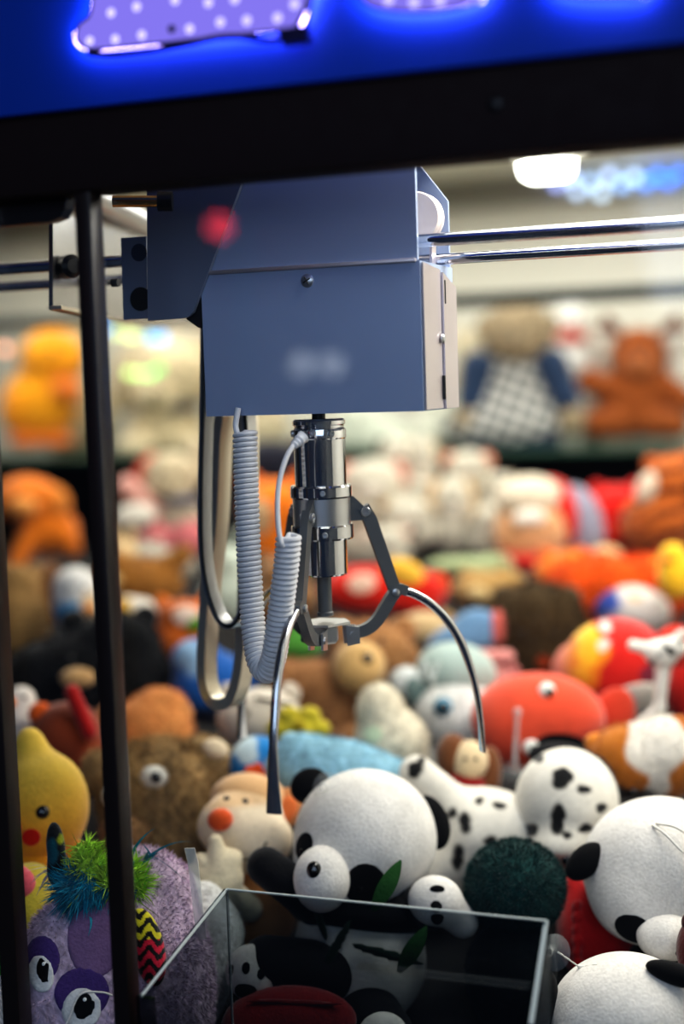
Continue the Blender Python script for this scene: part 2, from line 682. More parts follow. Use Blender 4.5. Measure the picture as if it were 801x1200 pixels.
# posts of the door frame
for nm, px, w in (('trim_2', 125.5, 0.0135), ('trim_3', -7, 0.0155)):
    p = PY(px, 700, YG)
    struct(MB().box(p.x - w / 2, p.x + w / 2, YG - 0.009, YG + 0.009, 0.72, zb + 0.001, 0.0015).build(nm, M_POST, smooth=True))
# lower-left gasket corner under the header
c0 = PY(-40, 236, YG + .024); c1 = PY(75, 262, YG + .024)
pts = [PY(-60, 230, YG + .012), PY(78, 222, YG + .012), PY(76, 244, YG + .012), PY(71, 255, YG + .012), PY(58, 260, YG + .012), PY(-60, 270, YG + .012)]
struct(MB().prism(pts, (0, 0.012, 0)).build('trim_4', M_BLACKP))
pa = PY(113, 300, YG).x
g = MB().box(pa, XR, YG + .010, YG + .013, 0.72, zb, 0)
struct(g.build('window_1', GL))
pb = PY(-60, 300, YG).x
struct(MB().box(pb, PY(107, 300, YG).x, YG + .010, YG + .013, 0.72, zb, 0).build('window_2', GL))
scr = PY(580, 122, YG - .012)
sc_ = MB().lathe(scr, [(0.0045, 0), (0.0045, .0012), (0.003, .0022), (0.0003, .0024)], 20, Vector((0, -1, 0))).build('screw', M_BLACKP, beam, smooth=True)

# pile deck, walls, ceiling of the cabinet
DY0, DZ0, DY1, DZ1 = 0.95, CAM.z - 0.60, 2.15, CAM.z - 0.29
struct(MB().prism([(XL, DY0, DZ0), (XL, DY1, DZ1), (XL, YB, DZ1), (XL, YB, DZ1 - .03), (XL, DY1, DZ1 - .03), (XL, DY0, DZ0 - .03)], (XR - XL, 0, 0)).build('floor', M_DECK))
ZSH = Z(640, 523, 2.30)                        # shelf height
ZTOP = CAM.z + 0.36
struct(MB().box(XL, XR, YB, YB + .02, DZ1 - .03, ZSH, 0).build('wall_back_lower', M_DARKWALL))
struct(MB().box(XL, XR, YB, YB + .02, ZSH, ZTOP, 0).build('wall_back', M_PANELW))
struct(MB().box(XL - .02, XL, YG, YB, DZ0 - .05, ZTOP, 0).build('wall_left', M_DARKWALL))
struct(MB().box(XR, XR + .02, YG, YB, DZ0 - .05, ZTOP, 0).build('wall_right', M_PANELW))
struct(MB().box(XL, XR, YG + .02, YB, ZTOP, ZTOP + .02, 0).build('ceiling', M_PANELW))
# glass shelf in two lengths, dark rail above it
SHY0 = 2.20
M_SHELF = solid('green_edged_glass', (44, 74, 62), 0.12, spec=0.6)
for a, b, lab in ((PY(505, 520, SHY0).x, XR, 'green edged glass shelf on the right, holding the plaid bear and brown reindeer'),
                  (XL, PY(498, 520, SHY0).x, 'glass shelf on the left and centre, holding the yellow orange duck and cream dog')):
    o = MB().box(a + .002, b - .002, SHY0, YB - .001, ZSH - .008, ZSH, 0.001).build('glass_shelf', M_SHELF)
    tag(o, lab, 'shelf')
ra = PY(535, 352, 2.15); rb = PY(801, 340, 2.15)
o = MB().box(XL + .01, XR - .01, 2.14, 2.165, (ra.z + rb.z) / 2 - .011, (ra.z + rb.z) / 2 + .010, .002).build('trim_5', solid('grey_green_rail', (26, 36, 36), 0.4, 0.1))
struct(o)
# added band on the back wall top, its grey stands for shadow
struct(MB().box(XL, XR, YB - .05, YB - .001, Z(600, 238, YB - .05), ZTOP, .004).build('trim_6', solid('shade_grey_band', (150, 148, 138), 0.6)))

# ceiling lamp
lp = PY(641, 193, 1.95)
L0 = thing('ceiling_lamp', 'bright white rounded ceiling lamp beyond the header at upper right', 'lamp', (lp.x, lp.y, lp.z))
MB().box(lp.x - .05, lp.x + .05, lp.y - .02, lp.y + .03, lp.z + .012, ZTOP, .01).build('housing', M_PANELW, L0)
MB().box(lp.x - .033, lp.x + .033, lp.y - .03, lp.y + .02, lp.z - .019, lp.z + .019, .012).build('diffuser', glow('lamp_glow', (255, 252, 240), 16), L0, smooth=True)

# ------------------------------------------------------------------ illuminated marquee
YM = YG - 0.02
z0 = Z(400, 93, YM)
b_ = (PY(400, 93, YM))
M0 = thing('marquee_sign', 'blue illuminated sign panel with lit lilac letters above the header', 'sign', (b_.x, YM, z0))
MB().box(XL, XR, YM, YM + .016, z0, z0 + 0.26, 0.001).build('panel', solid('cobalt_blue_sign_face', (6, 62, 165), 0.6, spec=.2, bump=0.05), M0)
mblue = glow('lilac_letter_face', (150, 136, 255), 0.75)
mback = glow('violet_back_light', (170, 150, 255), 26.0)
mled = glow('letter_diode', (205, 195, 255), 1.25)
mrim = solid('navy_letter_edge', (22, 20, 70), 0.3)


def letter(outline, led_px, cable, name='letter', label=None):
    YL = YM - 0.011
    pts = bez([PY(x, y, YL) for x, y in outline] + [PY(*outline[0], YL)], 5)[:-1]
    lt = MB().prism(pts, (0, 0.003, 0)).build(name, mblue, M0)
    if label: lt['label'] = label
    cx = sum(x for x, y in outline) / len(outline); cy = sum(y for x, y in outline) / len(outline)
    back = bez([PY(cx + (x - cx) * 1.02, cy + (y - cy) * 1.04, YL + .0045) for x, y in outline] + [PY(cx + (outline[0][0] - cx) * 1.02, cy + (outline[0][1] - cy) * 1.04, YL + .0045)], 5)[:-1]
    MB().prism(back, (0, 0.002, 0)).build('back_light', mback, lt)
    MB().tube(pts + [pts[0]], 0.0011, 6).build('edge_band', mrim, lt, smooth=True)
    for x, y in led_px:
        q = PY(x, y, YL)
        MB().sphere(q, 0.0032, 12, (1, .3, 1)).build('diode', mled, lt, smooth=True)
    if cable:
        MB().tube(bez([PY(x, y, YL - .003) for x, y in cable], 6), 0.0021, 8).build('cable', mrim, lt, smooth=True)
    return lt


la = letter([(89, 38), (93, 28), (103, 20), (107, 8), (108, -10), (112, -60), (230, -95), (375, -60), (366, -12), (357, 12), (350, 28), (338, 36), (310, 38), (270, 42), (232, 46), (190, 51), (150, 55), (115, 58), (98, 56), (90, 48)],
            [(105, 48), (135, 46), (166, 41), (222, 34), (258, 26), (289, 24), (325, 21), (244, 3), (275, -1), (345, 5), (160, 8), (130, 15), (205, 0)],
            [(103, 62), (130, 64), (170, 60), (215, 52), (255, 44), (285, 43), (310, 47), (328, 46)], label='large lit lilac letter with wavy lower edge and dark cable')
cbx = [PY(324, 34, YM - .018), PY(358, 29, YM - .018), PY(360, 48, YM - .018), PY(330, 52, YM - .018)]
MB().prism(cbx, (0, .008, 0)).build('cable_joint', mrim, la)
MB().tube(bez([PY(345, 36, YM - .014), PY(356, 16, YM - .014), PY(366, -12, YM - .014)], 5), .0013, 8).build('lead_wire', mrim, la, smooth=True)
MB().tube(bez([PY(357, 38, YM - .014), PY(362, 14, YM - .014), PY(368, -12, YM - .014)], 5), .0013, 8).build('lead_wire', mrim, la, smooth=True)
MB().sphere(PY(201, 34, YM - .0125), .0028, 12, (1, .5, 1)).build('screw', M_BLACKP, la, smooth=True)
letter([(424, 0), (432, 6), (446, 11), (470, 14), (500, 14), (530, 10), (552, 4), (566, -6), (575, -60), (500, -95), (418, -60), (419, -14)],
       [(455, 0), (485, 3), (515, 1)], None, label='lit lilac letter with rounded lower edge, middle of the sign')
letter([(648, -9), (670, -5), (700, -3), (730, -4), (757, -9), (765, -60), (700, -90), (640, -60)], [], None, label='lit letter at the right of the sign, only its glow low in view')

# ------------------------------------------------------------------ gantry: rails and carriage
YF = P(368, 400, 1.125).y                     # front face of the motor housing
xl, xr = PY(238.5, 410, YF).x, PY(494, 395, YF).x
zl0, zl1 = Z(368, 485, YF), Z(366, 313, YF)
YBK = PX(531, 400, xr).y
YR1, YR2 = YF + .020, YF + .068
for y, px, py, r, lab in ((YR1, 650, 271.5, .0051, 'chrome guide rail, front one of the pair holding the claw carriage'),
                          (YR2, 650, 295.5, .0046, 'thinner chrome guide rail behind the front one')):
    zc = Z(px, py, y)
    o = MB().lathe((XL + .02, y, zc), [(r, 0), (r, XR - XL - .04)], 28, Vector((1, 0, 0))).build('guide_rail', M_CHROME, smooth=True)
    tag(o, lab, 'rail', 'chrome guide rails')

K = thing('claw_carriage', 'slate grey metal motor housing riding on chrome rails above the claw', 'carriage', ((xl + xr) / 2, (YF + YBK) / 2, zl0))
# lower housing with a chamfered right edge
ch = PX(515, 400, xr).y
xs = xr
pl = [(xl, YF), (xs, YF), (xs + .0006, ch), (xs + .0004, YBK), (xl, YBK)]
lower = MB().prism([(x, y, zl0) for x, y in pl], (0, 0, zl1 - zl0)).build('lower_housing', M_HOUS, K)
# right side cover plate, screw, slots
sp = MB().prism([(xs + .0007, YF + .002, zl0 + .001), (xs + .0007, ch, zl0 + .001), (xs + .0007, ch, zl1 - .004), (xs + .0007, YF + .002, zl1 - .001)], (.0012, 0, 0)).build('side_cover', M_ALU, K)
sp2 = MB().prism([(xs + .0016, ch + .002, zl0 + .0005), (xs + .0016, YBK, zl0 + .0005), (xs + .0016, YBK, zl1 - .016), (xs + .0016, ch + .002, zl1 - .006)], (.002, 0, 0)).build('side_cover', M_ALU, K)
for py_a, py_b in ((328, 356), (440, 468)):
    a = PX(518.5, py_a, xs + .002); b = PX(518.5, py_b, xs + .002)
    MB().box(xs + .001, xs + .0042, a.y - .0012, a.y + .0012, b.z, a.z, .0005).build('slot', M_BLACKP, sp2)
q = PX(518.5, 397, xs + .0035)
MB().lathe((xs + .003, q.y, q.z), [(.004, 0), (.004, .001), (.0028, .0022), (.0005, .0026)], 20, Vector((1, 0, 0))).build('screw', M_STEEL, K, smooth=True)
q = PY(360, 329, YF)
sw = MB().lathe(q, [(.0052, 0), (.0052, .001), (.0042, .0018), (.0004, .0024)], 24, Vector((0, -1, 0))).build('screw', M_STEEL, K, smooth=True)
cr = MB()
for a in (0.5, 0.5 + math.pi / 2):
    v = Vector((math.cos(a), 0, math.sin(a))) * .0033
    cr.tube([q + Vector((0, -.0022, 0)) - v, q + Vector((0, -.0022, 0)) + v], .0006, 6)
cr.build('screw_cross', M_BLACKP, sw)
# seam lip
MB().box(xl, xr - .003, YF - .0022, YF + .004, zl1 - .0012, zl1 + .0022, .0008).build('seam_lip', M_ALU, K, smooth=True)
# upper hood: slanted front plate, back plate with a chamfered corner, top
ZH = Z(400, 175, YF)
xu = PY(487, 250, YF).x
hood = [PY(243, 321, YF + .001), PY(288, 196, YF + .001), Vector((PY(292, 180, YF).x, YF + .001, ZH)), Vector((xu, YF + .001, ZH)), Vector((xu, YF + .001, zl1 + .001))]
hood[0].z = zl1 + .001
MB().prism(hood, (0, .0035, 0)).build('upper_hood', M_HOUS, K)
xbk = PY(527, 290, YBK).x
xmid = PY(489, 195, YBK).x
bk = [(xl + .03, zl1 - .004), (xbk, zl1 - .018), (xbk, Z(527, 236, YBK)), (xmid + .002, Z(489, 193, YBK)), (xmid - .004, ZH + .004), (xl + .03, ZH + .004)]
MB().prism([(x, YBK - .003, z) for x, z in bk], (0, .003, 0)).build('back_plate', M_HOUS, K)
MB().box(xl + .03, xu, YF + .004, YBK - .003, ZH - .003, ZH, 0).build('hood_top', M_HOUS, K)
wq = PY(486, 255, YF + .042)
MB().lathe(wq, [(.012, -.002), (.0195, -.002), (.0205, 0), (.0205, .004), (.018, .006), (.018, .008), (.0205, .010), (.0205, .013), (.012, .013)], 40, Vector((0, 1, 0))).build('roller_wheel', solid('white_nylon', (226, 214, 212), 0.4), K, smooth=True)
ya = YF + .058
arch = bez([PY(470, 320, ya), PY(472, 240, ya), PY(482, 231, ya), PY(500, 233, ya), PY(506, 242, ya), PY(507, 312, ya)], 5)
MB().strip(arch, Vector((0, .006, 0)), .001).build('wheel_bracket', M_ALU, K)
# left side bracket and tab
sb = [PY(172, 236, YF - .004), PY(172, 205, YF - .004), PY(290, 190, YF - .004), PY(283, 214, YF - .004), PY(243, 321, YF - .004), PY(226, 366, YF - .004), PY(221, 371, YF - .004), PY(214, 373, YF - .004), PY(173, 376, YF - .004)]
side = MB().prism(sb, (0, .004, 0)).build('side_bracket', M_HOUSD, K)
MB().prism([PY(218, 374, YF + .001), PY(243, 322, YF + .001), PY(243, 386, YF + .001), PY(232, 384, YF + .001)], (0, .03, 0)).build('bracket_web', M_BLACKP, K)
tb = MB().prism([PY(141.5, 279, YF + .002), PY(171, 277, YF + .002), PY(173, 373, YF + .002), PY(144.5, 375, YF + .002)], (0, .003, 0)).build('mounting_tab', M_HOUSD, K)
q = PY(165, 350.5, YF + .002)
MB().lathe(q, [(.0098, -.0), (.0098, .0006)], 28, Vector((0, -1, 0))).build('hole', M_BLACKP, tb)
q = PY(163, 296, YF + .002)
MB().lathe(q, [(.0072, -.0), (.0072, .0005)], 28, Vector((0, -1, 0))).build('hole', solid('slate_hole', (40, 48, 64), .5), tb)
q = PY(139, 331, YF + .006)
MB().lathe(q, [(.0035, 0), (.0035, .006)], 16, Vector((-1, 0, 0))).build('bolt', M_BLACKP, tb, smooth=True)

# end truck at the left (receding bright plate), roller shaft
B0 = thing('end_carriage', 'bright metal end plate of the gantry behind the left post', 'carriage', P(62, 362, 1.19))
pz = [P(62, 215, 1.19), P(62, 362, 1.19), P(150, 380, 1.42), P(236, 387, 1.62), P(236, 215, 1.62)]
pz[4].z = pz[0].z
ep = MB().prism(pz, (-.004, .0, 0)).build('end_plate', solid('bright_zinc', (190, 188, 186), 0.25, 0.9), B0)
MB().strip([pz[1] + Vector((.002, 0, .001)), pz[2] + Vector((.002, 0, .001)), pz[3] + Vector((.002, 0, .001))], Vector((.006, 0, 0)), .0016).build('lower_flange', solid('cream_zinc', (225, 215, 195), 0.3, 0.7), B0)
q = P(78, 313, 1.205)
MB().lathe(q, [(.010, -.004), (.010, .010), (.006, .013)], 20, Vector((1, -.6, 0))).build('rubber_stop', M_BLACKP, B0, smooth=True)
MB().tube([P(100, 226, 1.22), P(182, 268, 1.45)], .011, 16).build('cross_shaft', M_STEEL, B0, smooth=True)
sh = MB().tube([P(132, 236, 1.13), P(186, 236, 1.13)], .0046, 18).build('roller_shaft', solid('gold_lit_shaft', (220, 170, 110), 0.2, 1.0), K, smooth=True)  # gold highlight is put into the shaft's base colour
MB().tube([P(185, 236, 1.128), P(202, 236, 1.128)], .0078, 18).build('shaft_cap', M_BLACKP, sh, smooth=True)

# metal loops hanging at the left of the housing
YT = YF + .05
z_in = zl0 - .0004
lp1 = [PY(243, 378, YT), PY(242, 480, YT), PY(240, 560, YT), PY(240, 630, YT), PY(244, 675, YT), PY(254, 712, YT), PY(266, 731, YT), PY(278, 730, YT - .0), PY(287, 712, YT + .005), PY(291, 670, YT + .01), PY(292, 520, YT + .012)]
lp1.append(Vector((lp1[-1].x, lp1[-1].y, z_in)))
lo = MB()
pp = bez(lp1, 7)
wv = Vector((.35, 1, 0)).normalized() * .0062
lo.strip(pp, wv, .0026)
h1 = thing('cable_guide_loop', 'dark shiny metal strip loop hanging at left below the housing', 'cable guide', pp[60 % len(pp)], 'metal cable loops')
h1.location = min(pp, key=lambda v: v.z); BASES[h1.name] = Vector(h1.location)
lo.build('strip', M_STEEL, h1, smooth=True)
gr = MB().tube([p + Vector((-.0006, -.0056, .0)) for p in pp], .0016, 8).build('dark_channel', M_BLACKP, h1, smooth=True)
YT2 = YF + .085
lp2 = [PY(262, 440, YT2), PY(260, 520, YT2), PY(256, 610, YT2), PY(247, 690, YT2), PY(243, 750, YT2), PY(243, 795, YT2), PY(251, 818, YT2), PY(264, 824, YT2), PY(276, 815, YT2), PY(285, 780, YT2), PY(290, 700, YT2), PY(291, 520, YT2)]
lp2[0].z = z_in; lp2.append(Vector((lp2[-1].x, lp2[-1].y, z_in)))
pp = bez(lp2, 7)
o = MB().strip(pp, Vector((.35, 1, 0)).normalized() * .008, .0052).build('cable_guide_loop', solid('pale_zinc_strip', (214, 206, 190), 0.3, 0.75), smooth=True, loc=min(pp, key=lambda v: v.z))
tag(o, 'paler blurred metal strip loop hanging lower, behind the dark one', 'cable guide', 'metal cable loops')

# ------------------------------------------------------------------ coiled cord
dC = 1.145
path = [P(281, 486, dC), P(279, 497, dC), P(285, 505, dC)]
ctr = bez([P(287, 506, dC), P(288, 560, dC), P(291, 640, dC), P(295, 715, dC), P(299, 755, dC - .004), P(305, 779, dC - .01), P(314, 786, dC - .018),
           P(321, 768, dC - .028), P(326, 735, dC - .036), P(332, 690, dC - .044), P(336, 655, dC - .048), P(338, 628, dC - .05)], 16)
acc = [0]
for i in range(1, len(ctr)):
    acc.append(acc[-1] + (ctr[i] - ctr[i - 1]).length)
turns = 76; per = 16
hel = []
for i in range(turns * per + 1):
    s = acc[-1] * i / (turns * per)
    k = max(0, min(len(acc) - 2, next((j for j in range(1, len(acc)) if acc[j] >= s), len(acc) - 1) - 1))
    f = (s - acc[k]) / max(1e-9, acc[k + 1] - acc[k])
    c = ctr[k].lerp(ctr[k + 1], f)
    t = (ctr[min(k + 2, len(ctr) - 1)] - ctr[max(k - 1, 0)]).normalized()
    a = (FW - t * FW.dot(t)).normalized(); b = t.cross(a)
    th = 2 * math.pi * i / per
    r = .0083
    hel.append(c + (a * math.cos(th) + b * math.sin(th)) * r)
cordbase = Vector((ctr[0].x, ctr[0].y, min(v.z for v in hel)))
K2 = thing('coiled_cord', 'grey white coiled cable hanging in a U beside the chrome claw', 'cable', cordbase)
MB().tube(hel, .0021, 7, side=None).build('coil', M_CORD, K2, smooth=True)
e = hel[-1]
ld = bez([e, P(331, 640, dC - .058), P(326, 618, dC - .058), P(325, 585, dC - .055), P(328, 560, dC - .052), P(335, 537, dC - .048), P(342, 524, dC - .044), P(347, 518, dC - .04)], 7)
MB().tube(ld, .0021, 10).build('lead', M_CORD, K2, smooth=True)
MB().tube(bez([hel[0], P(280, 512, dC), P(276, 500, dC), P(277, 490, dC), P(279, 478, dC)], 6), .0024, 10).build('lead', M_CORD, K2, smooth=True)
ax = (P(355, 511, dC - .036) - P(341, 524, dC - .044)).normalized()
MB().lathe(P(343, 523, dC - .043), [(.0024, 0), (.0036, .002), (.0030, .003), (.0042, .005), (.0036, .006), (.0048, .008), (.0044, .010), (.0054, .013), (.0030, .0135)], 18, ax).build('strain_relief', M_CORD, K2, smooth=True)

# ------------------------------------------------------------------ the claw
YA = YF + .034
A = PY(373.5, 500, YA)
dA = (A - CAM).dot(FW)
S = dA / F
zc = lambda py: Z(374, py, YA)
G = thing('claw', 'chrome three-armed grabbing claw with a cylindrical solenoid hanging under the housing', 'claw', (A.x, A.y, zc(752)))
Rz = lambda rpx, py: (rpx * S, zc(py) - A.z)


def turn(name, prof, mat, seg=48, root=None):
    return MB().lathe(A, [Rz(r, p) for r, p in prof[::-1]], seg).build(name, mat, root or G, smooth=True, sharp=22)


turn('hanger_stud', [(8, 484), (8, 492)], M_BLACKP, 20)
turn('top_cap', [(4, 490), (28, 490.5), (31, 493), (31, 497), (29, 499), (29, 501), (31, 503), (31.5, 505), (31.5, 513), (30, 515), (20, 515)], M_CHROME)
turn('solenoid_cylinder', [(20, 514), (30.5, 514.5), (30.5, 569), (20, 569.5)], M_CHROME)
col = turn('upper_collar', [(24, 568), (35.5, 568), (36.5, 570), (36.5, 581), (35.5, 583), (24, 583)], M_CHROME)
turn('sleeve', [(24, 582.5), (34, 583), (34, 616), (24, 616.5)], M_STEEL)
turn('lower_collar', [(24, 614), (36, 614), (37, 616), (37, 629), (36, 631), (24, 631)], M_CHROME)
turn('lower_cylinder', [(20, 630.5), (28.5, 631), (28.5, 671), (27.5, 673), (9, 673.5)], M_CHROME)
turn('hub_block', [(6, 733), (15, 733.5), (16, 736), (16, 750), (13, 753), (4, 753)], M_STEEL, 6)
turn('plunger', [(8.6, 673), (8.6, 716), (9.8, 717), (9.8, 721), (5, 722)], M_DKMETAL, 28)
# cap screws
for dx, py, rr in ((-7, 506, 4.2), (14, 508, 4.2), (2, 576, 3.5), (3, 624, 3.8), (-31, 507, 4)):
    R = 31.5 if py < 520 else 36.8
    off = RT * (dx * S); off.z = 0
    dpt = math.sqrt(max(0, R * R - dx * dx)) * S
    n = (Vector((off.x, off.y, 0)) - Vector((FW.x, FW.y, 0)).normalized() * dpt)
    c = Vector((A.x, A.y, zc(py))) + n
    MB().lathe(c - n.normalized() * .001, [(rr * S, 0), (rr * S, .0016), (rr * S * .75, .0026), (rr * S * .35, .0026), (rr * S * .3, .0014)], 16, n.normalized()).build('screw', M_STEEL, G, smooth=True)
# triangular hub plate
RH = Vector((RT.x, RT.y, 0)).normalized(); BK = Vector((FW.x, FW.y, 0)).normalized()


def az(deg):
    a = math.radians(deg)
    return RH * math.cos(a) + BK * math.sin(a)


ARMS = (14, 252, 127)
hub = []
zh = zc(731)
for a in ARMS:
    d = az(a); sd = Vector((-d.y, d.x, 0))
    hub += [Vector((A.x, A.y, zh)) + d * 27 * S - sd * 12 * S, Vector((A.x, A.y, zh)) + d * 27 * S + sd * 12 * S]
hub.sort(key=lambda v: math.atan2((v - A).dot(BK), (v - A).dot(RH)))
MB().prism(hub, (0, 0, 3 * S)).build('hub_plate', M_STEEL, G)
for a in ARMS:
    d = az(a); sd = Vector((-d.y, d.x, 0))

    def Q(r, py, sdv=0.0):
        return Vector((A.x, A.y, zc(py))) + d * r * S + sd * sdv * S
    arm = MB()
    # lug on the sleeve
    lug = MB().prism([Q(31, 583, -3), Q(38, 583, -3), Q(56, 601, -3), Q(55, 612, -3), Q(31, 612, -3)], sd * 6 * S).build('arm_lug', M_DKMETAL, G)
    # hub fork cheeks
    for s_ in (-9.5, 6.5):
        MB().prism([Q(22, 733, s_), Q(39, 736, s_), Q(39, 755, s_), Q(24, 757, s_)], sd * 3 * S).build('fork_cheek', M_STEEL, G)
    # upper link
    ul = MB().strip([Q(50, 596, 0), Q(58, 612, 0), Q(84, 690, 0), Q(88, 704, 0)], [sd * 4.6 * S] * 4, [7 * S, 8 * S, 7.2 * S, 6.5 * S]).build('upper_link', M_DKMETAL, G)
    MB().lathe(Q(52, 602, -7.5), [(1.5 * S, 1.2 * S), (2.2 * S, -.6 * S), (5 * S, -.6 * S), (5.8 * S, .4 * S), (5.8 * S, 14.6 * S), (5 * S, 15.6 * S), (2.2 * S, 15.6 * S), (1.5 * S, 13.8 * S)], 20, sd).build('pivot', M_STEEL, ul, smooth=True)
    MB().lathe(Q(86, 699, -7.5), [(2 * S, -.8 * S), (4.4 * S, 0), (4.4 * S, 15 * S), (2 * S, 15.8 * S)], 20, sd).build('pivot', M_STEEL, ul, smooth=True)
    # lower link from the hub out to the elbow
    ll = MB().strip(bez([Q(28, 744), Q(48, 741), Q(62, 732), Q(74, 716), Q(84, 702), Q(92, 696), Q(101, 699)], 5), sd * 5.2 * S, [7.0 * S] * 26 + [6.2 * S] * 5).build('lower_link', M_DKMETAL, G)
    MB().lathe(Q(31, 745, -10.5), [(4.6 * S, 0), (4.6 * S, 21 * S)], 16, sd).build('pivot', M_STEEL, ll, smooth=True)
    # curved finger with a flattened tip
    fp = bez([Q(96, 698), Q(112, 704), Q(132, 717), Q(152, 738), Q(168, 765), Q(179, 795), Q(187, 828), Q(191, 866), Q(192, 897)], 6)
    n = len(fp)
    wv = []; th = []
    for i in range(n):
        u = i / (n - 1)
        wv.append(sd * S * (5.0 + (4.4 * max(0, (u - .74) / .26))))
        th.append(S * (5.2 - 2.8 * max(0, (u - .55) / .45)))
    fg = MB()
    vs, fs = [], []
    sg = 14
    for i, p in enumerate(fp):
        tt = (fp[min(i + 1, n - 1)] - fp[max(i - 1, 0)]).normalized()
        nv = tt.cross(sd).normalized()
        for k in range(sg):
            q = 2 * math.pi * k / sg
            cq, sq = math.cos(q), math.sin(q)
            vs.append(p + wv[i] * (abs(cq) ** .7 * (1 if cq > 0 else -1)) + nv * th[i] * sq)
    for i in range(n - 1):
        for k in range(sg):
            l = (k + 1) % sg
            fs.append([i * sg + k, i * sg + l, (i + 1) * sg + l, (i + 1) * sg + k])
    fs += [list(range(sg))[::-1], [(n - 1) * sg + k for k in range(sg)]]
    fg.add(vs, fs).build('finger', M_CHROMEF, G, smooth=True, sharp=60)
# lamps reflected in the glass are point lights out in the arcade, set below

# ------------------------------------------------------------------ clear prize chute
AC = clear('clear_acrylic', (192, 198, 202), 0.02, 0.02)
ACE = solid('frosted_acrylic_edge', (205, 212, 208), 0.35, spec=0.6)
tl = P(266, 1042, 1.13)
tr = PY(640, 1080, tl.y); tr.z = tl.z
lf = P(165, 1168, 1.055)
rf = PY(622, 1200, .955)
zbm = DZ0 + 0.035
CH = thing('prize_chute', 'clear acrylic open-topped prize chute in front of the large panda', 'chute', ((tl.x + tr.x) / 2, tl.y, zbm))
dn = lambda p: Vector((p.x, p.y, zbm))
bp_ = MB().prism([tl, tr, dn(tr), dn(tl)], (0, -.003, 0)).build('back_panel', AC, CH)
MB().tube([tl, tr], .0010, 6).build('panel_edge', ACE, bp_)
lp_ = MB().prism([tl, lf, dn(lf), dn(tl)], (-.003, 0, 0)).build('left_panel', AC, CH)
MB().tube([tl, lf], .0012, 6).build('panel_edge', ACE, lp_)
rp_ = MB().prism([tr, rf, dn(rf), dn(tr)], (.003, 0, 0)).build('right_panel', AC, CH)
MB().strip([tr, rf], Vector((.0018, 0, 0)), .0009).build('panel_edge', ACE, rp_)
MB().tube([tl, dn(tl)], .0011, 6).build('corner_seam', frost('seam_acrylic', (200, 206, 204), 0.25), CH)
MB().tube([tr, dn(tr)], .0011, 6).build('corner_seam', frost('seam_acrylic', (200, 206, 204), 0.25), CH)
fl_ = MB().prism([lf + Vector((-.002, 0, .0015)), lf + Vector((.012, .0, .0015)), Vector((lf.x + .012, lf.y, zbm)), Vector((lf.x - .002, lf.y, zbm))], (0, -.004, 0)).build('front_flange', AC, CH)
# thin bar added as the pale reflection line in the chute
e1, e2 = PY(420, 1132, tl.y - .02), PY(620, 1172, tl.y - .02)
e2.z = e1.z
MB().strip([e1, e2], Vector((0, .003, 0)), .002).build('reflection_bar', frost('reflection_acrylic', (150, 156, 156), 0.03), CH)
# loose clear strip standing at the left of the chute
s0, s1 = P(222, 994, 1.17), P(236, 1100, 1.17)
o = MB().strip([s1, P(226, 1010, 1.17), s0], Vector((RT.x, RT.y, 0)) * .0042, .0012).build('acrylic_strip', frost('clear_acrylic_strip', (230, 234, 232), 0.3), loc=s1)
tag(o, 'upright clear plastic strip left of the chute in front of the white plush', 'strip')

# ------------------------------------------------------------------ lights
def area(name, loc, rot_to, w, h, col, power, spread=None):
    l = bpy.data.lights.new(name, 'AREA'); l.shape = 'RECTANGLE'; l.size = w; l.size_y = h
    l.color = col; l.energy = power
    o = bpy.data.objects.new(name, l); COL.objects.link(o)
    o.location = loc
    o.rotation_euler = (Vector(rot_to) - Vector(loc)).to_track_quat('-Z', 'Y').to_euler()
    return o


area('cabinet_light_back', (-0.75, 2.0, ZTOP - .03), (-0.75, 2.0, 0), 1.9, .8, (1.0, .95, .86), 16.0)
area('cabinet_light_front', (-0.05, 1.30, ZTOP - .03), (-0.2, 1.40, 0), .7, .30, (1.0, .94, .85), 8.5)
area('arcade_fill', (0.3, -0.9, 2.0), (-0.3, 1.1, 1.2), 1.6, 1.0, (.62, .75, 1.0), 14.5)
def bulb(name, px, py, d, r, col, power):
    p = P(px, py, d)
    l = bpy.data.lights.new(name, 'POINT'); l.shadow_soft_size = r; l.color = col; l.energy = power
    o = bpy.data.objects.new(name, l); COL.objects.link(o)
    o.location = (p.x, 2 * (YG + .010) - p.y, p.z)      # across the front glass, out in the arcade


bulb('arcade_red_lamp', 256, 265, 2.4, .022, (1, .05, .08), .2)
bulb('arcade_lamp', 353, 427, 2.4, .022, (.9, .95, 1), .06)
bulb('arcade_lamp', 388, 427, 2.4, .022, (.9, .95, 1), .06)
w = bpy.data.worlds.new('arcade_night'); SC.world = w; w.use_nodes = True
w.node_tree.nodes['Background'].inputs[0].default_value = (.02, .03, .055, 1)
w.node_tree.nodes['Background'].inputs[1].default_value = .8
SC.view_settings.view_transform = 'Standard'
SC.view_settings.look = 'Medium High Contrast'
SC.view_settings.exposure = 0.0
# ------------------------------------------------------------------ plush toys, front rows
WHT = plush((226, 222, 214)); WHT2 = plush((232, 228, 222), bump=0.35)
BLK = plush((20, 20, 23), sheen=0.12); FELT_BLK = plush((14, 14, 16), sheen=0.05, bump=0.2)
VC = plush(None)


def D(y):
    T = [(560, 2.2), (620, 2.06), (680, 1.9), (740, 1.72), (800, 1.57), (860, 1.45), (930, 1.34), (1000, 1.26), (1150, 1.17), (1250, 1.13)]
    for (a, b), (c, d) in zip(T, T[1:]):
        if y <= c:
            return b + (d - b) * (max(y, a) - a) / (c - a)
    return T[-1][1]


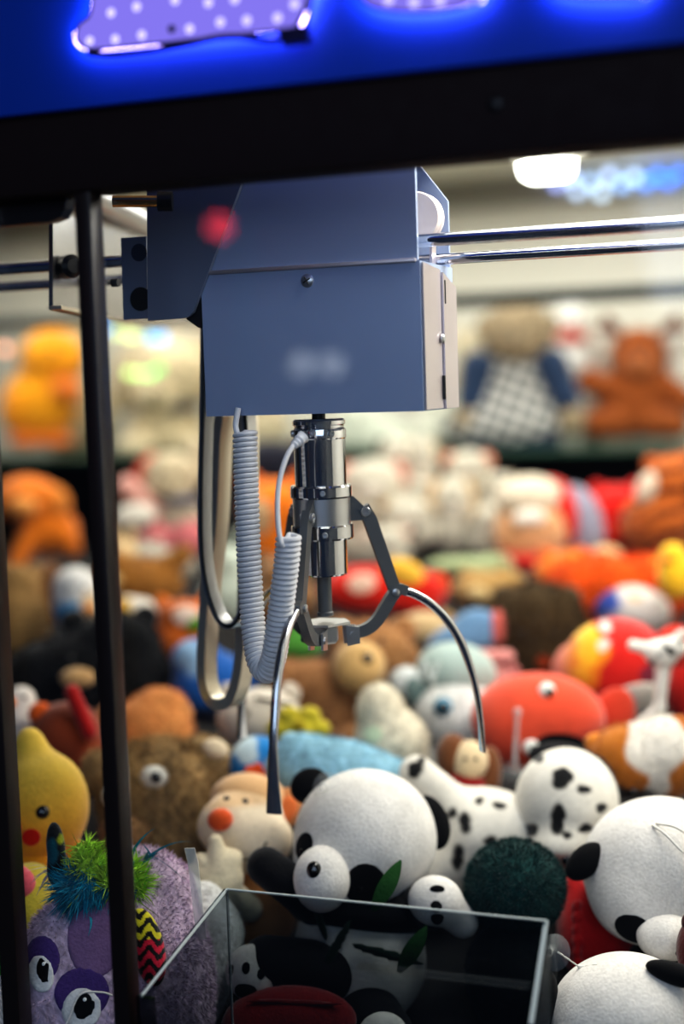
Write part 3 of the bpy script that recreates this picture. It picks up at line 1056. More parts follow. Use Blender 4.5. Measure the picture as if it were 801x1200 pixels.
# --- big panda behind the chute
t = Toy('plush_panda', 'large seated plush panda with bamboo leaf, facing left behind the clear chute', 'plush toy', 425, 985, 1.27)
head = [E(428, 982, 0, 84, 80, 74), E(398, 1012, 22, 50, 46, 42)]
t.part('head', head, WHT2, k=18, res=56)
muz = [E(379, 1027, 62, 32, 37, 30)]
t.part('muzzle', muz, WHT2, k=4)
mz = t.bead('nose', 371, 1017, 8.5, solid('nose_plastic', (10, 10, 11), .15, coat=.5), on=muz, rv=10, flat=.7)
t.part('eye_patch', [E(356, 991, 62, 12, 17, 40, 18)], FELT_BLK, on=head, onk=18, t=1.6)
t.part('eye_patch', [E(428, 1033, 45, 25, 27, 50, -12)], FELT_BLK, on=head, onk=18, t=1.6)
t.bead('eye', 420, 1036, 5.5, EYE, on=head, k=18)
t.bead('eye', 357, 998, 4.5, EYE, on=head, k=18)
t.part('ear', [E(362, 922, -6, 24, 21, 10, -25)], FELT_BLK, k=2)
t.part('ear', [E(504, 964, 0, 22, 33, 12, -22)], FELT_BLK, k=2)
body = [E(420, 1120, -6, 78, 76, 62), E(405, 1075, 0, 52, 40, 46)]
t.part('body', body, WHT2, k=16, res=44)
t.part('yoke', [E(420, 1068, 0, 82, 26, 62, 6)], FELT_BLK, k=6)
t.part('arm', [C(380, 1062, 20, 26, 314, 1014, 34, 22)], BLK)
t.part('arm', [C(470, 1066, 20, 24, 505, 1058, 30, 21)], BLK)
lg = t.part('leg', [C(390, 1130, 30, 34, 318, 1118, 52, 30)], BLK)
so = [E(302, 1127, 66, 29, 30, 16)]
f = t.part('foot_sole', so, WHT2, parent=lg)
for x, y, r, v in ((281, 1124, 4, 6), (297, 1122, 5, 7), (313, 1128, 5, 6), (297, 1145, 13, 9)):
    t.bead('paw_pad', x, y, r, FELT_BLK, on=so, parent=f, rv=v, flat=.5)
lg = t.part('leg', [C(430, 1170, 30, 34, 450, 1190, 60, 30)], BLK)
so = [E(447, 1192, 82, 28, 26, 12)]
f = t.part('foot_sole', so, WHT2, parent=lg)
t.bead('paw_pad', 437, 1192, 7, FELT_BLK, on=so, parent=f, rv=7, flat=.5)
t.part('bow', [E(452, 1108, 62, 42, 6, 4, 14), E(395, 1100, 62, 6, 34, 4, 30), E(378, 1075, 60, 5, 26, 4, -20)], plush((14, 40, 26), sheen=.2), k=2)
n = 14
lv, lf_ = [], []
for i in range(n + 1):
    u = i / n
    x = 436 + (467 - 436) * u; y = 1060 + (1006 - 1060) * u
    wd = 10 * math.sin(math.pi * min(1, u * .92 + .06)) ** .8
    lv += [(x - wd * .85, y - wd * .45, 92 + 6 * math.sin(u * 3)), (x, y, 95 + 6 * math.sin(u * 3)), (x + wd * .85, y + wd * .45, 92 + 6 * math.sin(u * 3))]
for i in range(n):
    for q in (0, 1):
        lf_.append([i * 3 + q, i * 3 + q + 1, i * 3 + q + 4, i * 3 + q + 3])
M_LEAF = plush((34, 78, 34), sheen=.1)
t.raw('bamboo_leaf', lv, lf_, M_LEAF)
lv2 = [((x - 450) * 1.0 + 478, (y - 1030) * .9 + 1098, w - 8) for x, y, w in lv]
t.raw('bamboo_leaf', lv2, lf_, M_LEAF)
t.cup(384, 926, t.front(head, 18, 384, 926) - 2, 19, tilt=-.4)
t.finish()

# --- small panda foot next to it
t = Toy('plush_panda', 'second plush panda lying behind the large panda, only its padded white foot showing', 'plush toy', 512, 1062, 1.225)
t.part('leg', [C(484, 1060, -22, 24, 505, 1062, -6, 27)], BLK)
so = [E(510, 1056, 8, 32, 29, 22, 10), C(516, 1056, 4, 24, 542, 1080, -10, 18)]
t.part('foot', so, WHT2)
for x, y, r, v in ((512, 1043, 9, 5), (511, 1062, 7, 7), (512, 1074, 8, 9)):
    t.bead('paw_pad', x, y, r, FELT_BLK, on=so, rv=v, flat=.4)
t.finish()

# --- dalmatian
t = Toy('plush_dalmatian', 'white plush dalmatian with black spots lying behind the dark green fluffy toy', 'plush toy', 600, 960, 1.35)
hd = [E(663, 938, 8, 60, 62, 52), E(655, 990, 26, 38, 26, 34)]
t.part('head', hd, VC, k=16, res=60, paint=blob_paint((228, 223, 212), [(656, 913, 11.2, BLACK, 1.2), (630, 890, 6.2, BLACK), (680, 925, 7.5, BLACK, .7), (651, 958, 8.8, BLACK, 1.9), (682, 968, 8.8, BLACK, .6), (618, 972, 11.2, BLACK, .7), (661, 976, 5.0, BLACK), (700, 945, 6.2, BLACK), (655, 1006, 16, (190, 150, 140), .6)], 1.2))
t.part('ear', [E(660, 888, -26, 42, 20, 16, 6)], BLK)
t.part('ear', [E(708, 910, -12, 12, 30, 12, -25)], BLK)
t.bead('nose', 661, 1003, 7, EYE, on=hd, k=16)
bd = [E(570, 975, -12, 74, 52, 52, 6), C(548, 985, -10, 48, 480, 1040, 0, 36), C(530, 950, 6, 28, 489, 910, 26, 21)]
t.part('body', bd, VC, k=14, res=70, paint=blob_paint((228, 223, 212), [(488, 907, 10.0, BLACK, .9), (495, 896, 5.0, BLACK), (546, 965, 7.5, BLACK, 1.6), (531, 955, 6.2, BLACK), (575, 985, 7.5, BLACK, .8), (538, 1005, 7.5, BLACK, 1.9), (520, 975, 5.0, BLACK), (585, 945, 7.5, BLACK, .6), (562, 940, 5.0, BLACK)], 1.2))
t.finish()

# --- dark green fluffy
t = Toy('fluffy_toy', 'round dark green furry plush seen from behind, between the pandas', 'plush toy', 603, 1055, 1.235)
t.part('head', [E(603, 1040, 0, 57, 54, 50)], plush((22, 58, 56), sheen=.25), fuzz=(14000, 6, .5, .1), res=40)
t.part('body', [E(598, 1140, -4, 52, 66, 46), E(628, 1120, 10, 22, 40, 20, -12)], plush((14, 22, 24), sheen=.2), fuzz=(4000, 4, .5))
t.finish()

# --- right panda
t = Toy('plush_panda', 'white plush panda lying on its side at the right edge, black ear towards the chute', 'plush toy', 762, 1025, 1.24)
hd = [E(776, 1018, 0, 94, 84, 76), E(752, 1056, 20, 54, 46, 52)]
t.part('head', hd, WHT2, k=20, res=56)
t.part('ear', [E(688, 1014, 42, 27, 17, 11, -45)], FELT_BLK, label='black felt ear standing out sideways')
t.part('ear', [E(822, 945, 10, 24, 26, 12)], FELT_BLK)
t.part('eye_patch', [E(744, 1086, 60, 23, 16, 60, 18)], FELT_BLK, on=hd, onk=20, t=1.6)
t.part('muzzle', [E(780, 1092, 60, 34, 26, 26)], WHT2)
t.bead('nose', 796, 1104, 9, EYE, on=[E(780, 1092, 60, 34, 26, 26)])
t.part('body', [E(800, 1130, -34, 66, 52, 50)], BLK)
lpv = bez([Vector((764, 970, t.front(hd, 20, 764, 970) + 1)), Vector((778, 980, 82)), Vector((800, 1000, 86)), Vector((806, 985, 80)), Vector((790, 972, 80)), Vector((768, 968, t.front(hd, 20, 768, 968) + 1))], 5)
mb = MB().tube(lpv, 1.5, 6)
t.raw('hanging_loop', [tuple(v) for v in mb.v], mb.f, solid('white_cord', (225, 222, 215), .6))
t.finish()

# --- red toy below it
t = Toy('plush_red', 'bright red plush wedged below the right panda beside the chute corner', 'plush toy', 690, 1100, 1.28)
RED = plush((168, 18, 20))
t.part('body', [E(698, 1096, 4, 46, 60, 38, -10), E(676, 1070, 6, 16, 44, 16, -8)], RED, k=8)
t.part('ruffle', [E(676 + (i % 2) * 2, 1064 + i * 13, 33 + i, 6 + (i % 2) * 2.5, 8, 6, 20 * (-1) ** i) for i in range(6)], plush((160, 14, 18)), k=2)
t.finish()

# --- lower right panda
t = Toy('plush_panda', 'white plush panda head at the bottom right corner with a suction cup on it', 'plush toy', 735, 1190, 1.13)
hd = [E(735, 1200, 0, 92, 82, 72)]
t.part('head', hd, WHT2, k=4, res=50)
t.part('ear', [E(790, 1142, 48, 36, 13, 12, 14)], FELT_BLK)
t.part('ear', [E(640, 1178, 20, 15, 34, 16, 4)], FELT_BLK)
t.cup(652, 1126, 52, 21, tilt=-.5)
t.part('thread', [C(656, 1126, 60, 1.4, 680, 1140, t.front(hd, 4, 680, 1140) + .5, 1.2), C(680, 1140, t.front(hd, 4, 680, 1140) + .5, 1.2, 700, 1136, t.front(hd, 4, 700, 1136) + .5, 1.2)], solid('white_cord', (225, 222, 215), .6), res=30)
t.finish()

# --- dark toy in the right corner edge
t = Toy('plush_brown', 'dark red brown plush edge below the right panda at the frame edge', 'plush toy', 806, 1105, 1.14)
t.part('body', [E(812, 1112, 0, 20, 34, 18), E(820, 1140, -4, 22, 20, 18)], plush((84, 26, 24)), k=8)
t.part('ear', [E(806, 1082, 4, 8, 11, 6)], plush((70, 22, 20)))
t.finish()

# --- monkey with orange nose
t = Toy('plush_monkey', 'cream faced plush monkey with a big orange nose and its hand raised to its mouth', 'plush toy', 290, 975, 1.33)
hd = [E(288, 958, 0, 46, 44, 40), E(268, 968, 26, 36, 34, 30, -10), E(297, 986, 22, 46, 36, 30, -8)]
t.part('head', hd, VC, k=10, res=44, paint=lambda x, y, w: (lambda m: np.array(lin((238, 220, 192))) * m + np.array(lin((228, 192, 150))) * (1 - m))(np.clip((y - 944 + (x - 270) * .1) / 8, 0, 1)[:, None]))
t.part('hair_cap', [E(292, 938, -8, 46, 32, 40, 6)], plush((226, 180, 130)), k=4)
t.part('nose', [E(259, 961, 58, 14.5, 13, 12)], plush((226, 92, 38)))
t.part('ear', [E(336, 948, 2, 20, 24, 9, 20)], plush((206, 140, 90)))
t.part('ear_lining', [E(336, 949, 10, 12, 15, 5, 20)], plush((226, 120, 62)))
t.bead('eye', 266, 938, 4, EYE, on=hd, k=10); t.bead('eye', 287, 941, 4, EYE, on=hd, k=10)
sm = [Vector((x, y, t.front(hd, 10, x, y) + 1)) for x, y in ((268, 1000), (278, 1005), (290, 1005), (300, 1000), (308, 992), (312, 986))]
mb = MB().tube(bez(sm, 4), 1.1, 6)
t.raw('mouth', [tuple(v) for v in mb.v], mb.f, FELT_BLK)
HANDC = plush((236, 222, 190))
t.part('hand', [E(256, 1027, 62, 30, 25, 18, -10), C(258, 1014, 66, 15, 254, 985, 70, 8.5), E(264, 1008, 62, 20, 17, 15), C(246, 1010, 64, 10, 238, 1005, 68, 8.5), C(240, 1021, 64, 9, 231, 1016, 66, 8), C(242, 1034, 64, 9, 231, 1032, 66, 8), C(268, 1014, 62, 9, 276, 1002, 60, 8), C(270, 1040, 56, 15, 292, 1060, 34, 15)], HANDC, k=4, res=50)
t.part('body', [E(300, 1060, -16, 50, 56, 40)], plush((212, 150, 92)))
t.finish()

# --- white plush left of the chute
t = Toy('plush_white', 'white plush animal slumped behind the left wall of the chute', 'plush toy', 238, 1095, 1.23)
t.part('body', [E(236, 1118, 0, 40, 84, 36, 4), E(256, 1096, 6, 30, 40, 28), E(216, 1052, 4, 14, 30, 14, 12)], plush((226, 226, 222)), k=10, res=46, fuzz=(3000, 3, .4))
t.part('ear', [E(213, 1046, 16, 10, 20, 7, 10)], plush((214, 216, 214)))
t.bead('eye', 279, 1128, 4, EYE, w=30)
t.finish()

# --- red plush seen through the chute
t = Toy('plush_red', 'dark red plush at the bottom of the pile, seen through the clear chute', 'plush toy', 350, 1190, 1.19)
t.part('body', [E(340, 1196, 10, 78, 40, 26), E(300, 1210, 10, 40, 34, 24)], plush((120, 14, 16)), k=10)
t.part('seam_ridge', [E(345, 1176, 30, 60, 4, 5, 3)], plush((100, 10, 12)))
t.finish()

# --- lavender monster
t = Toy('plush_monster', 'fuzzy lavender plush monster with teal and lime hair tuft at the bottom left', 'plush toy', 140, 1120, 1.175)
LAV = (206, 184, 204)
bd = [E(138, 1130, 0, 98, 104, 60), E(165, 1062, -4, 66, 66, 46), E(62, 1140, 10, 34, 76, 36), E(200, 1160, 0, 50, 90, 46), E(128, 1190, 10, 98, 80, 54)]
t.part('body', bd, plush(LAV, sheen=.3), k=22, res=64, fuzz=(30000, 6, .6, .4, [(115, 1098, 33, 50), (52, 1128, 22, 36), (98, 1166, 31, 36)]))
t.part('forehead', [E(115, 1098, 46, 34, 52, 30)], plush((128, 100, 140), sheen=.2), on=bd, onk=22, t=2.2, res=30)
for x, y, ru, rv, a in ((52, 1132, 17, 27, -14), (98, 1172, 24, 28, 8)):
    lid = [E(x, y - 14, 70, ru * 1.3, rv * 1.0, 70, a)]
    pt = t.part('eyelid', lid, plush((74, 52, 116), sheen=.2), on=bd, onk=22, t=2.6, res=26)
    wh = t.part('eye_white', [E(x, y + 3, 70, ru * .92, rv * .82, 70, a)], plush((225, 225, 222), sheen=.05), on=bd, onk=22, t=3.6, res=26)
    pu = t.part('pupil', [E(x + 3, y, 70, ru * .5, rv * .55, 70, a)], FELT_BLK, on=bd, onk=22, t=4.4, res=22, parent=wh)
    t.bead('glint', x + 4, y - 7, 2.6, WHITE_EYE, w=t.front(bd, 22, x + 4, y - 7) + 4.0, parent=pu)
t.part('ear', [E(66, 995, 20, 11, 30, 9, -6), E(68, 1020, 20, 12, 20, 9)], VC, k=6, paint=blob_paint((14, 18, 24), [(62, 1000, 7, (10, 80, 96), 2.0), (72, 986, 4, (150, 160, 30), 1.5)], 1))
er = [E(171, 1112, 66, 19, 44, 14, -14)]
t.part('ear', er, VC, paint=lambda x, y, w: np.where((np.sin(y * .42 + 2.2 * np.sin(x * .3)) + .25 * np.sin(x * 1.1) > .05)[:, None], np.where((y < 1104)[:, None], np.array(lin((206, 196, 40))), np.array(lin((206, 30, 62)))), np.array(lin((12, 12, 14)))), res=60, label='flopped zebra-striped ear in yellow, red and black')


def tuft(name, spots, cols, n, ln, parent=None):
    vs, fs, cs = [], [], []
    for i in range(n):
        cx_, cy_, r_ = spots[i % len(spots)]
        x = cx_ + random.gauss(0, r_ * .5); y = cy_ + random.gauss(0, r_ * .45)
        w0 = t.front(bd, 22, x, max(y, 1008)) if y > 996 else 10
        w0 = max(w0, 6)
        dx, dy, dw = random.gauss(0, .75), random.gauss(-.35, .7), abs(random.gauss(.5, .4))
        L_ = ln * random.uniform(.6, 1.3)
        c = Vector(lin(random.choice(cols))) * random.uniform(.75, 1.3)
        k0 = len(vs)
        m = 7
        cv = random.gauss(0, .5)
        for q in range(m + 1):
            u = q / m
            px = x + dx * L_ * u + cv * L_ * u * u * .6
            py = y + dy * L_ * u + (.55 * L_ * u * u * abs(dx))
            pw = w0 + dw * L_ * u * (1 - .4 * u)
            hw = 2.0 * (1 - u) + .15
            vs += [(px - hw, py - hw * .3, pw), (px + hw, py + hw * .3, pw + .6)]
            cs += [c[:], c[:]]
        for q in range(m):
            fs.append([k0 + q * 2, k0 + q * 2 + 1, k0 + q * 2 + 3, k0 + q * 2 + 2])
    t.parts.append((name, t.world(vs), fs, VC, np.array(cs), parent, None))


t.part('hair_tuft', [E(96, 1044, 34, 25, 22, 18, 10), E(122, 1050, 34, 20, 16, 14)], plush((20, 128, 156)), k=6, fuzz=(1500, 22, 1.1, .35), label='teal hair tuft')
t.part('hair_tuft', [E(104, 1020, 36, 16, 13, 13), C(100, 1014, 36, 8, 93, 994, 34, 3), C(112, 1018, 36, 7, 104, 992, 34, 3), E(124, 1034, 42, 12, 12, 10)], plush((176, 214, 78)), k=5, fuzz=(1000, 17, 1.0, -.2), label='lime green hair tuft')
t.part('hair_tuft', [E(156, 1042, 36, 17, 20, 14), E(148, 1024, 32, 12, 12, 12)], plush((166, 208, 72)), k=5, fuzz=(900, 16, 1.0, .2), label='lime green hair tuft')
tuft('hair_tuft', [(92, 1030, 22), (108, 1050, 22), (86, 1050, 14), (150, 1030, 16)], [(16, 120, 150), (10, 100, 134), (40, 160, 180), (14, 80, 106)], 150, 24)
tuft('hair_tuft', [(104, 1008, 14), (150, 1040, 16), (118, 1028, 12), (160, 1052, 10)], [(150, 200, 60), (190, 220, 90), (120, 190, 60)], 110, 22)
tuft('hair_tuft', [(66, 1020, 8), (116, 1032, 8)], [(214, 206, 220), (200, 180, 190)], 60, 22)
tuft('hair_tuft', [(150, 1004, 5), (172, 1012, 5)], [(14, 130, 150)], 14, 34)
tg = bez([Vector((40, 1190, 62)), Vector((60, 1198, 70)), Vector((80, 1192, 72)), Vector((96, 1160, 74)), Vector((120, 1158, 74)), Vector((132, 1162, 72))], 6)
mb = MB().tube(tg, 1.1, 6)
t.raw('tag_thread', [tuple(v) for v in mb.v], mb.f, solid('white_cord', (225, 222, 215), .6))
t.finish()

# --- yellow chick
t = Toy('plush_chick', 'round yellow plush chick with one rosy cheek behind the left posts', 'plush toy', 52, 940, 1.29)
hd = [E(48, 945, 0, 56, 66, 50), E(36, 880, -2, 20, 28, 18, -6)]
YEL = (240, 196, 60)
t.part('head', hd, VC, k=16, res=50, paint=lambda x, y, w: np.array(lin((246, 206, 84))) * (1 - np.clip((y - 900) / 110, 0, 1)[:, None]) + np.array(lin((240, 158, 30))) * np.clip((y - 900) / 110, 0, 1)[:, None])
t.bead('eye', 50, 951, 8, EYE, on=hd, k=16)
t.bead('eye', 8, 938, 8, EYE, on=hd, k=16)
t.part('cheek', [E(37, 979, 50, 11, 10, 40)], plush((212, 34, 20)), on=hd, onk=16, t=1.8)
t.part('beak', [E(18, 968, 52, 9, 6, 8)], plush((230, 120, 24)))
t.part('body', [E(50, 1022, -8, 52, 44, 40)], plush((238, 160, 40)))
t.part('wing', [E(88, 1010, 8, 20, 28, 14, -20)], plush((236, 150, 34)))
t.finish()

# --- yellow bodied toy with pink scarf
t = Toy('plush_yellow', 'plain yellow plush body with a pink scarf low behind the left post', 'plush toy', 30, 1070, 1.225)
t.part('body', [E(34, 1072, 0, 42, 60, 36, 4), E(10, 1050, 4, 30, 34, 26)], plush((226, 206, 78)), k=12)
t.part('scarf', [E(12, 1034, 26, 30, 22, 18, 14), E(28, 1046, 20, 16, 14, 12)], plush((232, 104, 120)), k=6)
t.finish()
t = Toy('plush_frog', 'small green plush at the far left edge under the yellow toy', 'plush toy', 0, 1128, 1.19)
t.part('body', [E(-4, 1126, 0, 14, 12, 11), E(-2, 1142, 2, 12, 12, 10)], plush((30, 150, 40)), k=3)
t.bead('eye', 4, 1122, 3, EYE, w=12)
t.finish()
t = Toy('plush_white', 'white plush at the bottom left corner beside the lavender monster', 'plush toy', 2, 1178, 1.16)
t.part('body', [E(-6, 1190, 0, 36, 34, 28), E(10, 1166, 2, 18, 16, 15)], plush((222, 220, 214)), k=8, fuzz=(1200, 3, .4))
t.part('ear', [E(4, 1152, 8, 9, 8, 6)], plush((210, 206, 200)))
t.finish()

# --- brown shaggy owl-bear
t = Toy('plush_bear', 'shaggy brown plush with a round white eye and pale ear behind the left post', 'plush toy', 190, 935, 1.40)
hd = [E(186, 930, 0, 68, 62, 52), E(188, 985, 4, 62, 50, 46)]
BRN = (166, 136, 92)
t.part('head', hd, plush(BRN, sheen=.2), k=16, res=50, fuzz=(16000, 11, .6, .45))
t.part('eye_white', [E(181, 912, 46, 17, 14, 12, 8)], plush((222, 220, 212), sheen=.05))
t.bead('pupil', 183, 912, 6.5, EYE, w=57)
t.part('eye_white', [E(134, 932, 36, 13, 13, 12, 8)], plush((222, 220, 212), sheen=.05))
t.bead('pupil', 131, 932, 6, EYE, w=47)
er = t.part('ear', [E(240, 895, -6, 34, 30, 18, 30)], plush((178, 150, 106), sheen=.2), fuzz=(3500, 5.5, .6))
t.part('ear_lining', [E(252, 880, 10, 16, 12, 8, 20)], plush((226, 208, 180)), parent=er)
er = t.part('ear', [E(122, 905, -8, 24, 28, 16, -30)], plush((178, 150, 106), sheen=.2), fuzz=(2500, 5.5, .6))
t.part('muzzle', [E(150, 975, 40, 30, 24, 24)], plush((150, 116, 80)), fuzz=(2500, 5, .5))
t.part('body', [E(190, 1040, -8, 66, 44, 44)], plush((70, 52, 36)), fuzz=(3000, 5, .5))
t.finish()
t = Toy('plush_tan', 'tan orange plush with rounded ears, peeking over the shaggy brown one', 'plush toy', 178, 850, 1.52)
t.part('head', [E(176, 862, 0, 52, 46, 42), E(190, 826, 0, 30, 20, 22, 8)], plush((212, 142, 82)), k=12, fuzz=(4000, 4, .5))
t.part('ear', [E(204, 838, 4, 22, 20, 12)], plush((220, 152, 92)))
t.part('ear', [E(130, 842, 0, 18, 20, 12)], plush((214, 146, 88)))
t.finish()

# --- light blue bag-like toys
t = Toy('plush_blue', 'fluffy pale blue plush lying behind the head of the large panda', 'plush toy', 395, 900, 1.40)
t.part('body', [E(392, 905, 0, 74, 40, 44, 6), E(352, 894, 4, 32, 34, 30), E(450, 915, 0, 40, 28, 30)], plush((146, 190, 210)), k=14, fuzz=(7000, 4, .5))
t.part('ear', [E(340, 870, 6, 13, 12, 8)], plush((160, 200, 216)))
t.finish()
t = Toy('plush_fish', 'bright blue and white plush with an orange flower above the monkey', 'plush toy', 302, 893, 1.42)
t.part('body', [E(302, 896, 0, 34, 34, 28), E(318, 912, 4, 28, 26, 24)], VC, k=8, paint=blob_paint((34, 130, 200), [(288, 878, 16, (200, 222, 232)), (322, 900, 12, (210, 226, 232))], 3))
t.part('flower', [E(299 + 8 * math.cos(a), 908 + 8 * math.sin(a), 30, 6.5, 6.5, 4) for a in np.arange(5) * 1.2566] + [E(299, 908, 31, 5, 5, 5)], plush((222, 84, 30)), k=1.5)
t.finish()
# ------------------------------------------------------------------ plush toys, middle and back of the pile
def toy(name, label, cx, cy, parts, d=None, group=None, sit=None):
    """parts: (name, prims, colour or material, options)"""
    back = 0
    if isinstance(d, tuple):
        d, back = d
    dd = (2.36 + back) / ray(cx, cy).y if d == 'shelf' else d or D(cy)
    t = Toy(name, label, 'plush toy', cx, cy, dd, group)
    main = None
    for p in parts:
        nm, pr, col = p[:3]
        o = dict(p[3]) if len(p) > 3 else {}
        if nm in ('eye', 'nose', 'pupil', 'button', 'dot') and isinstance(pr, tuple) and pr and not isinstance(pr[0], tuple):
            x, y, r = pr[:3]
            m = col if not isinstance(col, tuple) else plush(col, sheen=.05)
            t.bead(nm, x, y, r, m, on=main, k=o.get('k', 8), **{q: v for q, v in o.items() if q != 'k'})
            continue
        if isinstance(pr[0], str):
            pr = [pr]
        if main is None:
            main = pr
        m = plush(col) if isinstance(col, tuple) else col
        if 'paint' in o:
            m = VC
        if o.pop('flush', None):
            o.update(on=main, onk=8, t=o.get('t', 1.5))
        o.setdefault('k', 8)
        t.part(nm, pr, m, **o)
    return t.finish(ZSH + .0005 if d == 'shelf' or sit else None)


SH = 'shelf'
OR, DOR = (236, 128, 28), (214, 88, 20)
# shelf, left
toy('plush_duck', 'yellow orange plush duck on the left shelf, seen behind the post', 50, 450, [
    ('body', [E(46, 476, 0, 46, 44, 38), E(62, 420, 4, 40, 34, 34)], (240, 160, 22)), ('beak', E(78, 456, 36, 18, 13, 14), (242, 132, 46)),
    ('wing', E(22, 480, 20, 20, 28, 16, 10), (236, 150, 18)), ('eye', (62, 412, 5), EYE), ('foot', E(30, 516, 20, 20, 8, 16), (236, 126, 30)), ('foot', E(66, 516, 20, 20, 8, 16), (236, 126, 30))], SH)
toy('plush_bear', 'pale cream plush slumped behind the orange duck on the left shelf', 92, 470, [
    ('body', [E(94, 485, -10, 40, 44, 30), E(84, 404, -10, 24, 28, 22), C(84, 512, 10, 14, 70, 516, 16, 11)], (206, 190, 156)), ('ear', E(78, 378, -6, 10, 11, 7), (196, 178, 146)), ('ear', E(100, 384, -6, 9, 10, 7), (196, 178, 146))], (SH, .12))
toy('plush_dog', 'large cream plush dog with a dark nose seated on the left shelf', 190, 460, [
    ('body', [E(196, 505, 0, 46, 42, 36), E(200, 440, 6, 50, 46, 40), E(182, 466, 34, 24, 20, 20)], (216, 198, 162), dict(res=40)),
    ('ear', E(150, 446, 4, 18, 40, 14, 10), (196, 176, 140)), ('ear', E(240, 430, 0, 18, 38, 14, -10), (196, 176, 140)), ('nose', (182, 462, 8), EYE), ('eye', (176, 438, 5), EYE), ('eye', (214, 436, 5), EYE),
    ('foot', E(160, 522, 28, 22, 13, 20), (222, 206, 172)), ('foot', E(226, 520, 28, 22, 14, 20), (222, 206, 172)), ('scarf', E(196, 476, 12, 40, 9, 34), (58, 62, 70))], SH)
toy('plush_bear', 'pale beige plush bear partly hidden behind the spiral cord on the back shelf', 295, 470, [
    ('body', [E(296, 500, 0, 44, 34, 30), E(296, 452, 0, 36, 34, 30)], (200, 186, 156)), ('ear', E(268, 424, 0, 13, 13, 8), (188, 172, 142)), ('ear', E(326, 424, 0, 13, 13, 8), (188, 172, 142)), ('eye', (286, 446, 4), EYE), ('eye', (306, 446, 4), EYE)], SH)
# below the shelf, left
toy('plush_dog', 'orange plush dog below the left shelf with one leg hanging down', 48, 605, [
    ('body', [E(56, 622, 0, 36, 30, 28), E(32, 585, 6, 40, 27, 30), C(34, 630, 18, 13, 20, 660, 24, 10), C(78, 630, 16, 13, 84, 642, 22, 11)], OR),
    ('ear', E(66, 588, 18, 15, 20, 9, -20), (238, 146, 60)), ('ear', E(4, 588, 14, 11, 20, 9, 20), (224, 116, 24)), ('muzzle', E(28, 594, 34, 17, 12, 11), (240, 160, 80)), ('nose', (26, 590, 4), EYE), ('eye', (18, 578, 3.5), EYE), ('eye', (42, 578, 3.5), EYE)], 2.16)
toy('plush_rabbit', 'beige plush rabbit in pink trousers below the shelf, left of the metal loops', 195, 598, [
    ('head', [E(200, 560, 0, 34, 30, 28), E(196, 574, 18, 20, 14, 14)], (196, 180, 150)), ('ear', E(168, 552, 0, 10, 24, 7, 30), (196, 74, 50)), ('ear', E(232, 540, -4, 10, 26, 7, -20), (200, 184, 156)),
    ('body', [E(206, 604, -4, 32, 28, 26)], (206, 190, 170)), ('trousers', [E(178, 630, 6, 26, 22, 22), E(218, 630, 6, 26, 24, 22)], (222, 128, 132), dict(k=6)),
    ('arm', C(180, 596, 14, 10, 150, 572, 20, 14), (226, 168, 156)), ('foot', E(158, 606, 26, 26, 16, 18, -10), (228, 222, 210)), ('nose', (196, 570, 5), (90, 70, 54)), ('eye', (188, 554, 4), EYE), ('eye', (212, 554, 4), EYE), ('scarf', E(210, 586, 12, 26, 6, 22), (92, 98, 120))], 2.12)
toy('plush_fox', 'vivid orange plush with pale face, behind the spiral cord below the shelf', 318, 602, [
    ('body', [E(322, 628, -2, 38, 42, 32), E(320, 596, 4, 38, 34, 34)], (240, 126, 16)), ('face_patch', E(304, 606, 40, 15, 22, 40), (236, 196, 150), dict(flush=1)), ('ear', E(350, 566, 0, 13, 16, 8, 20), (236, 116, 20)), ('ear', E(294, 566, 0, 13, 16, 8, -20), (236, 116, 20)), ('eye', (312, 590, 4), EYE), ('eye', (338, 590, 4), EYE)], 2.12)
toy('plush_bear', 'dark navy plush in the shadow above the vivid orange one', 318, 540, [
    ('body', [E(318, 545, 0, 48, 30, 28), E(318, 600, -8, 44, 50, 26)], (22, 24, 40)), ('ear', E(286, 524, 4, 12, 11, 8), (70, 46, 34)), ('ear', E(350, 524, 4, 12, 11, 8), (70, 46, 34))], 2.26)
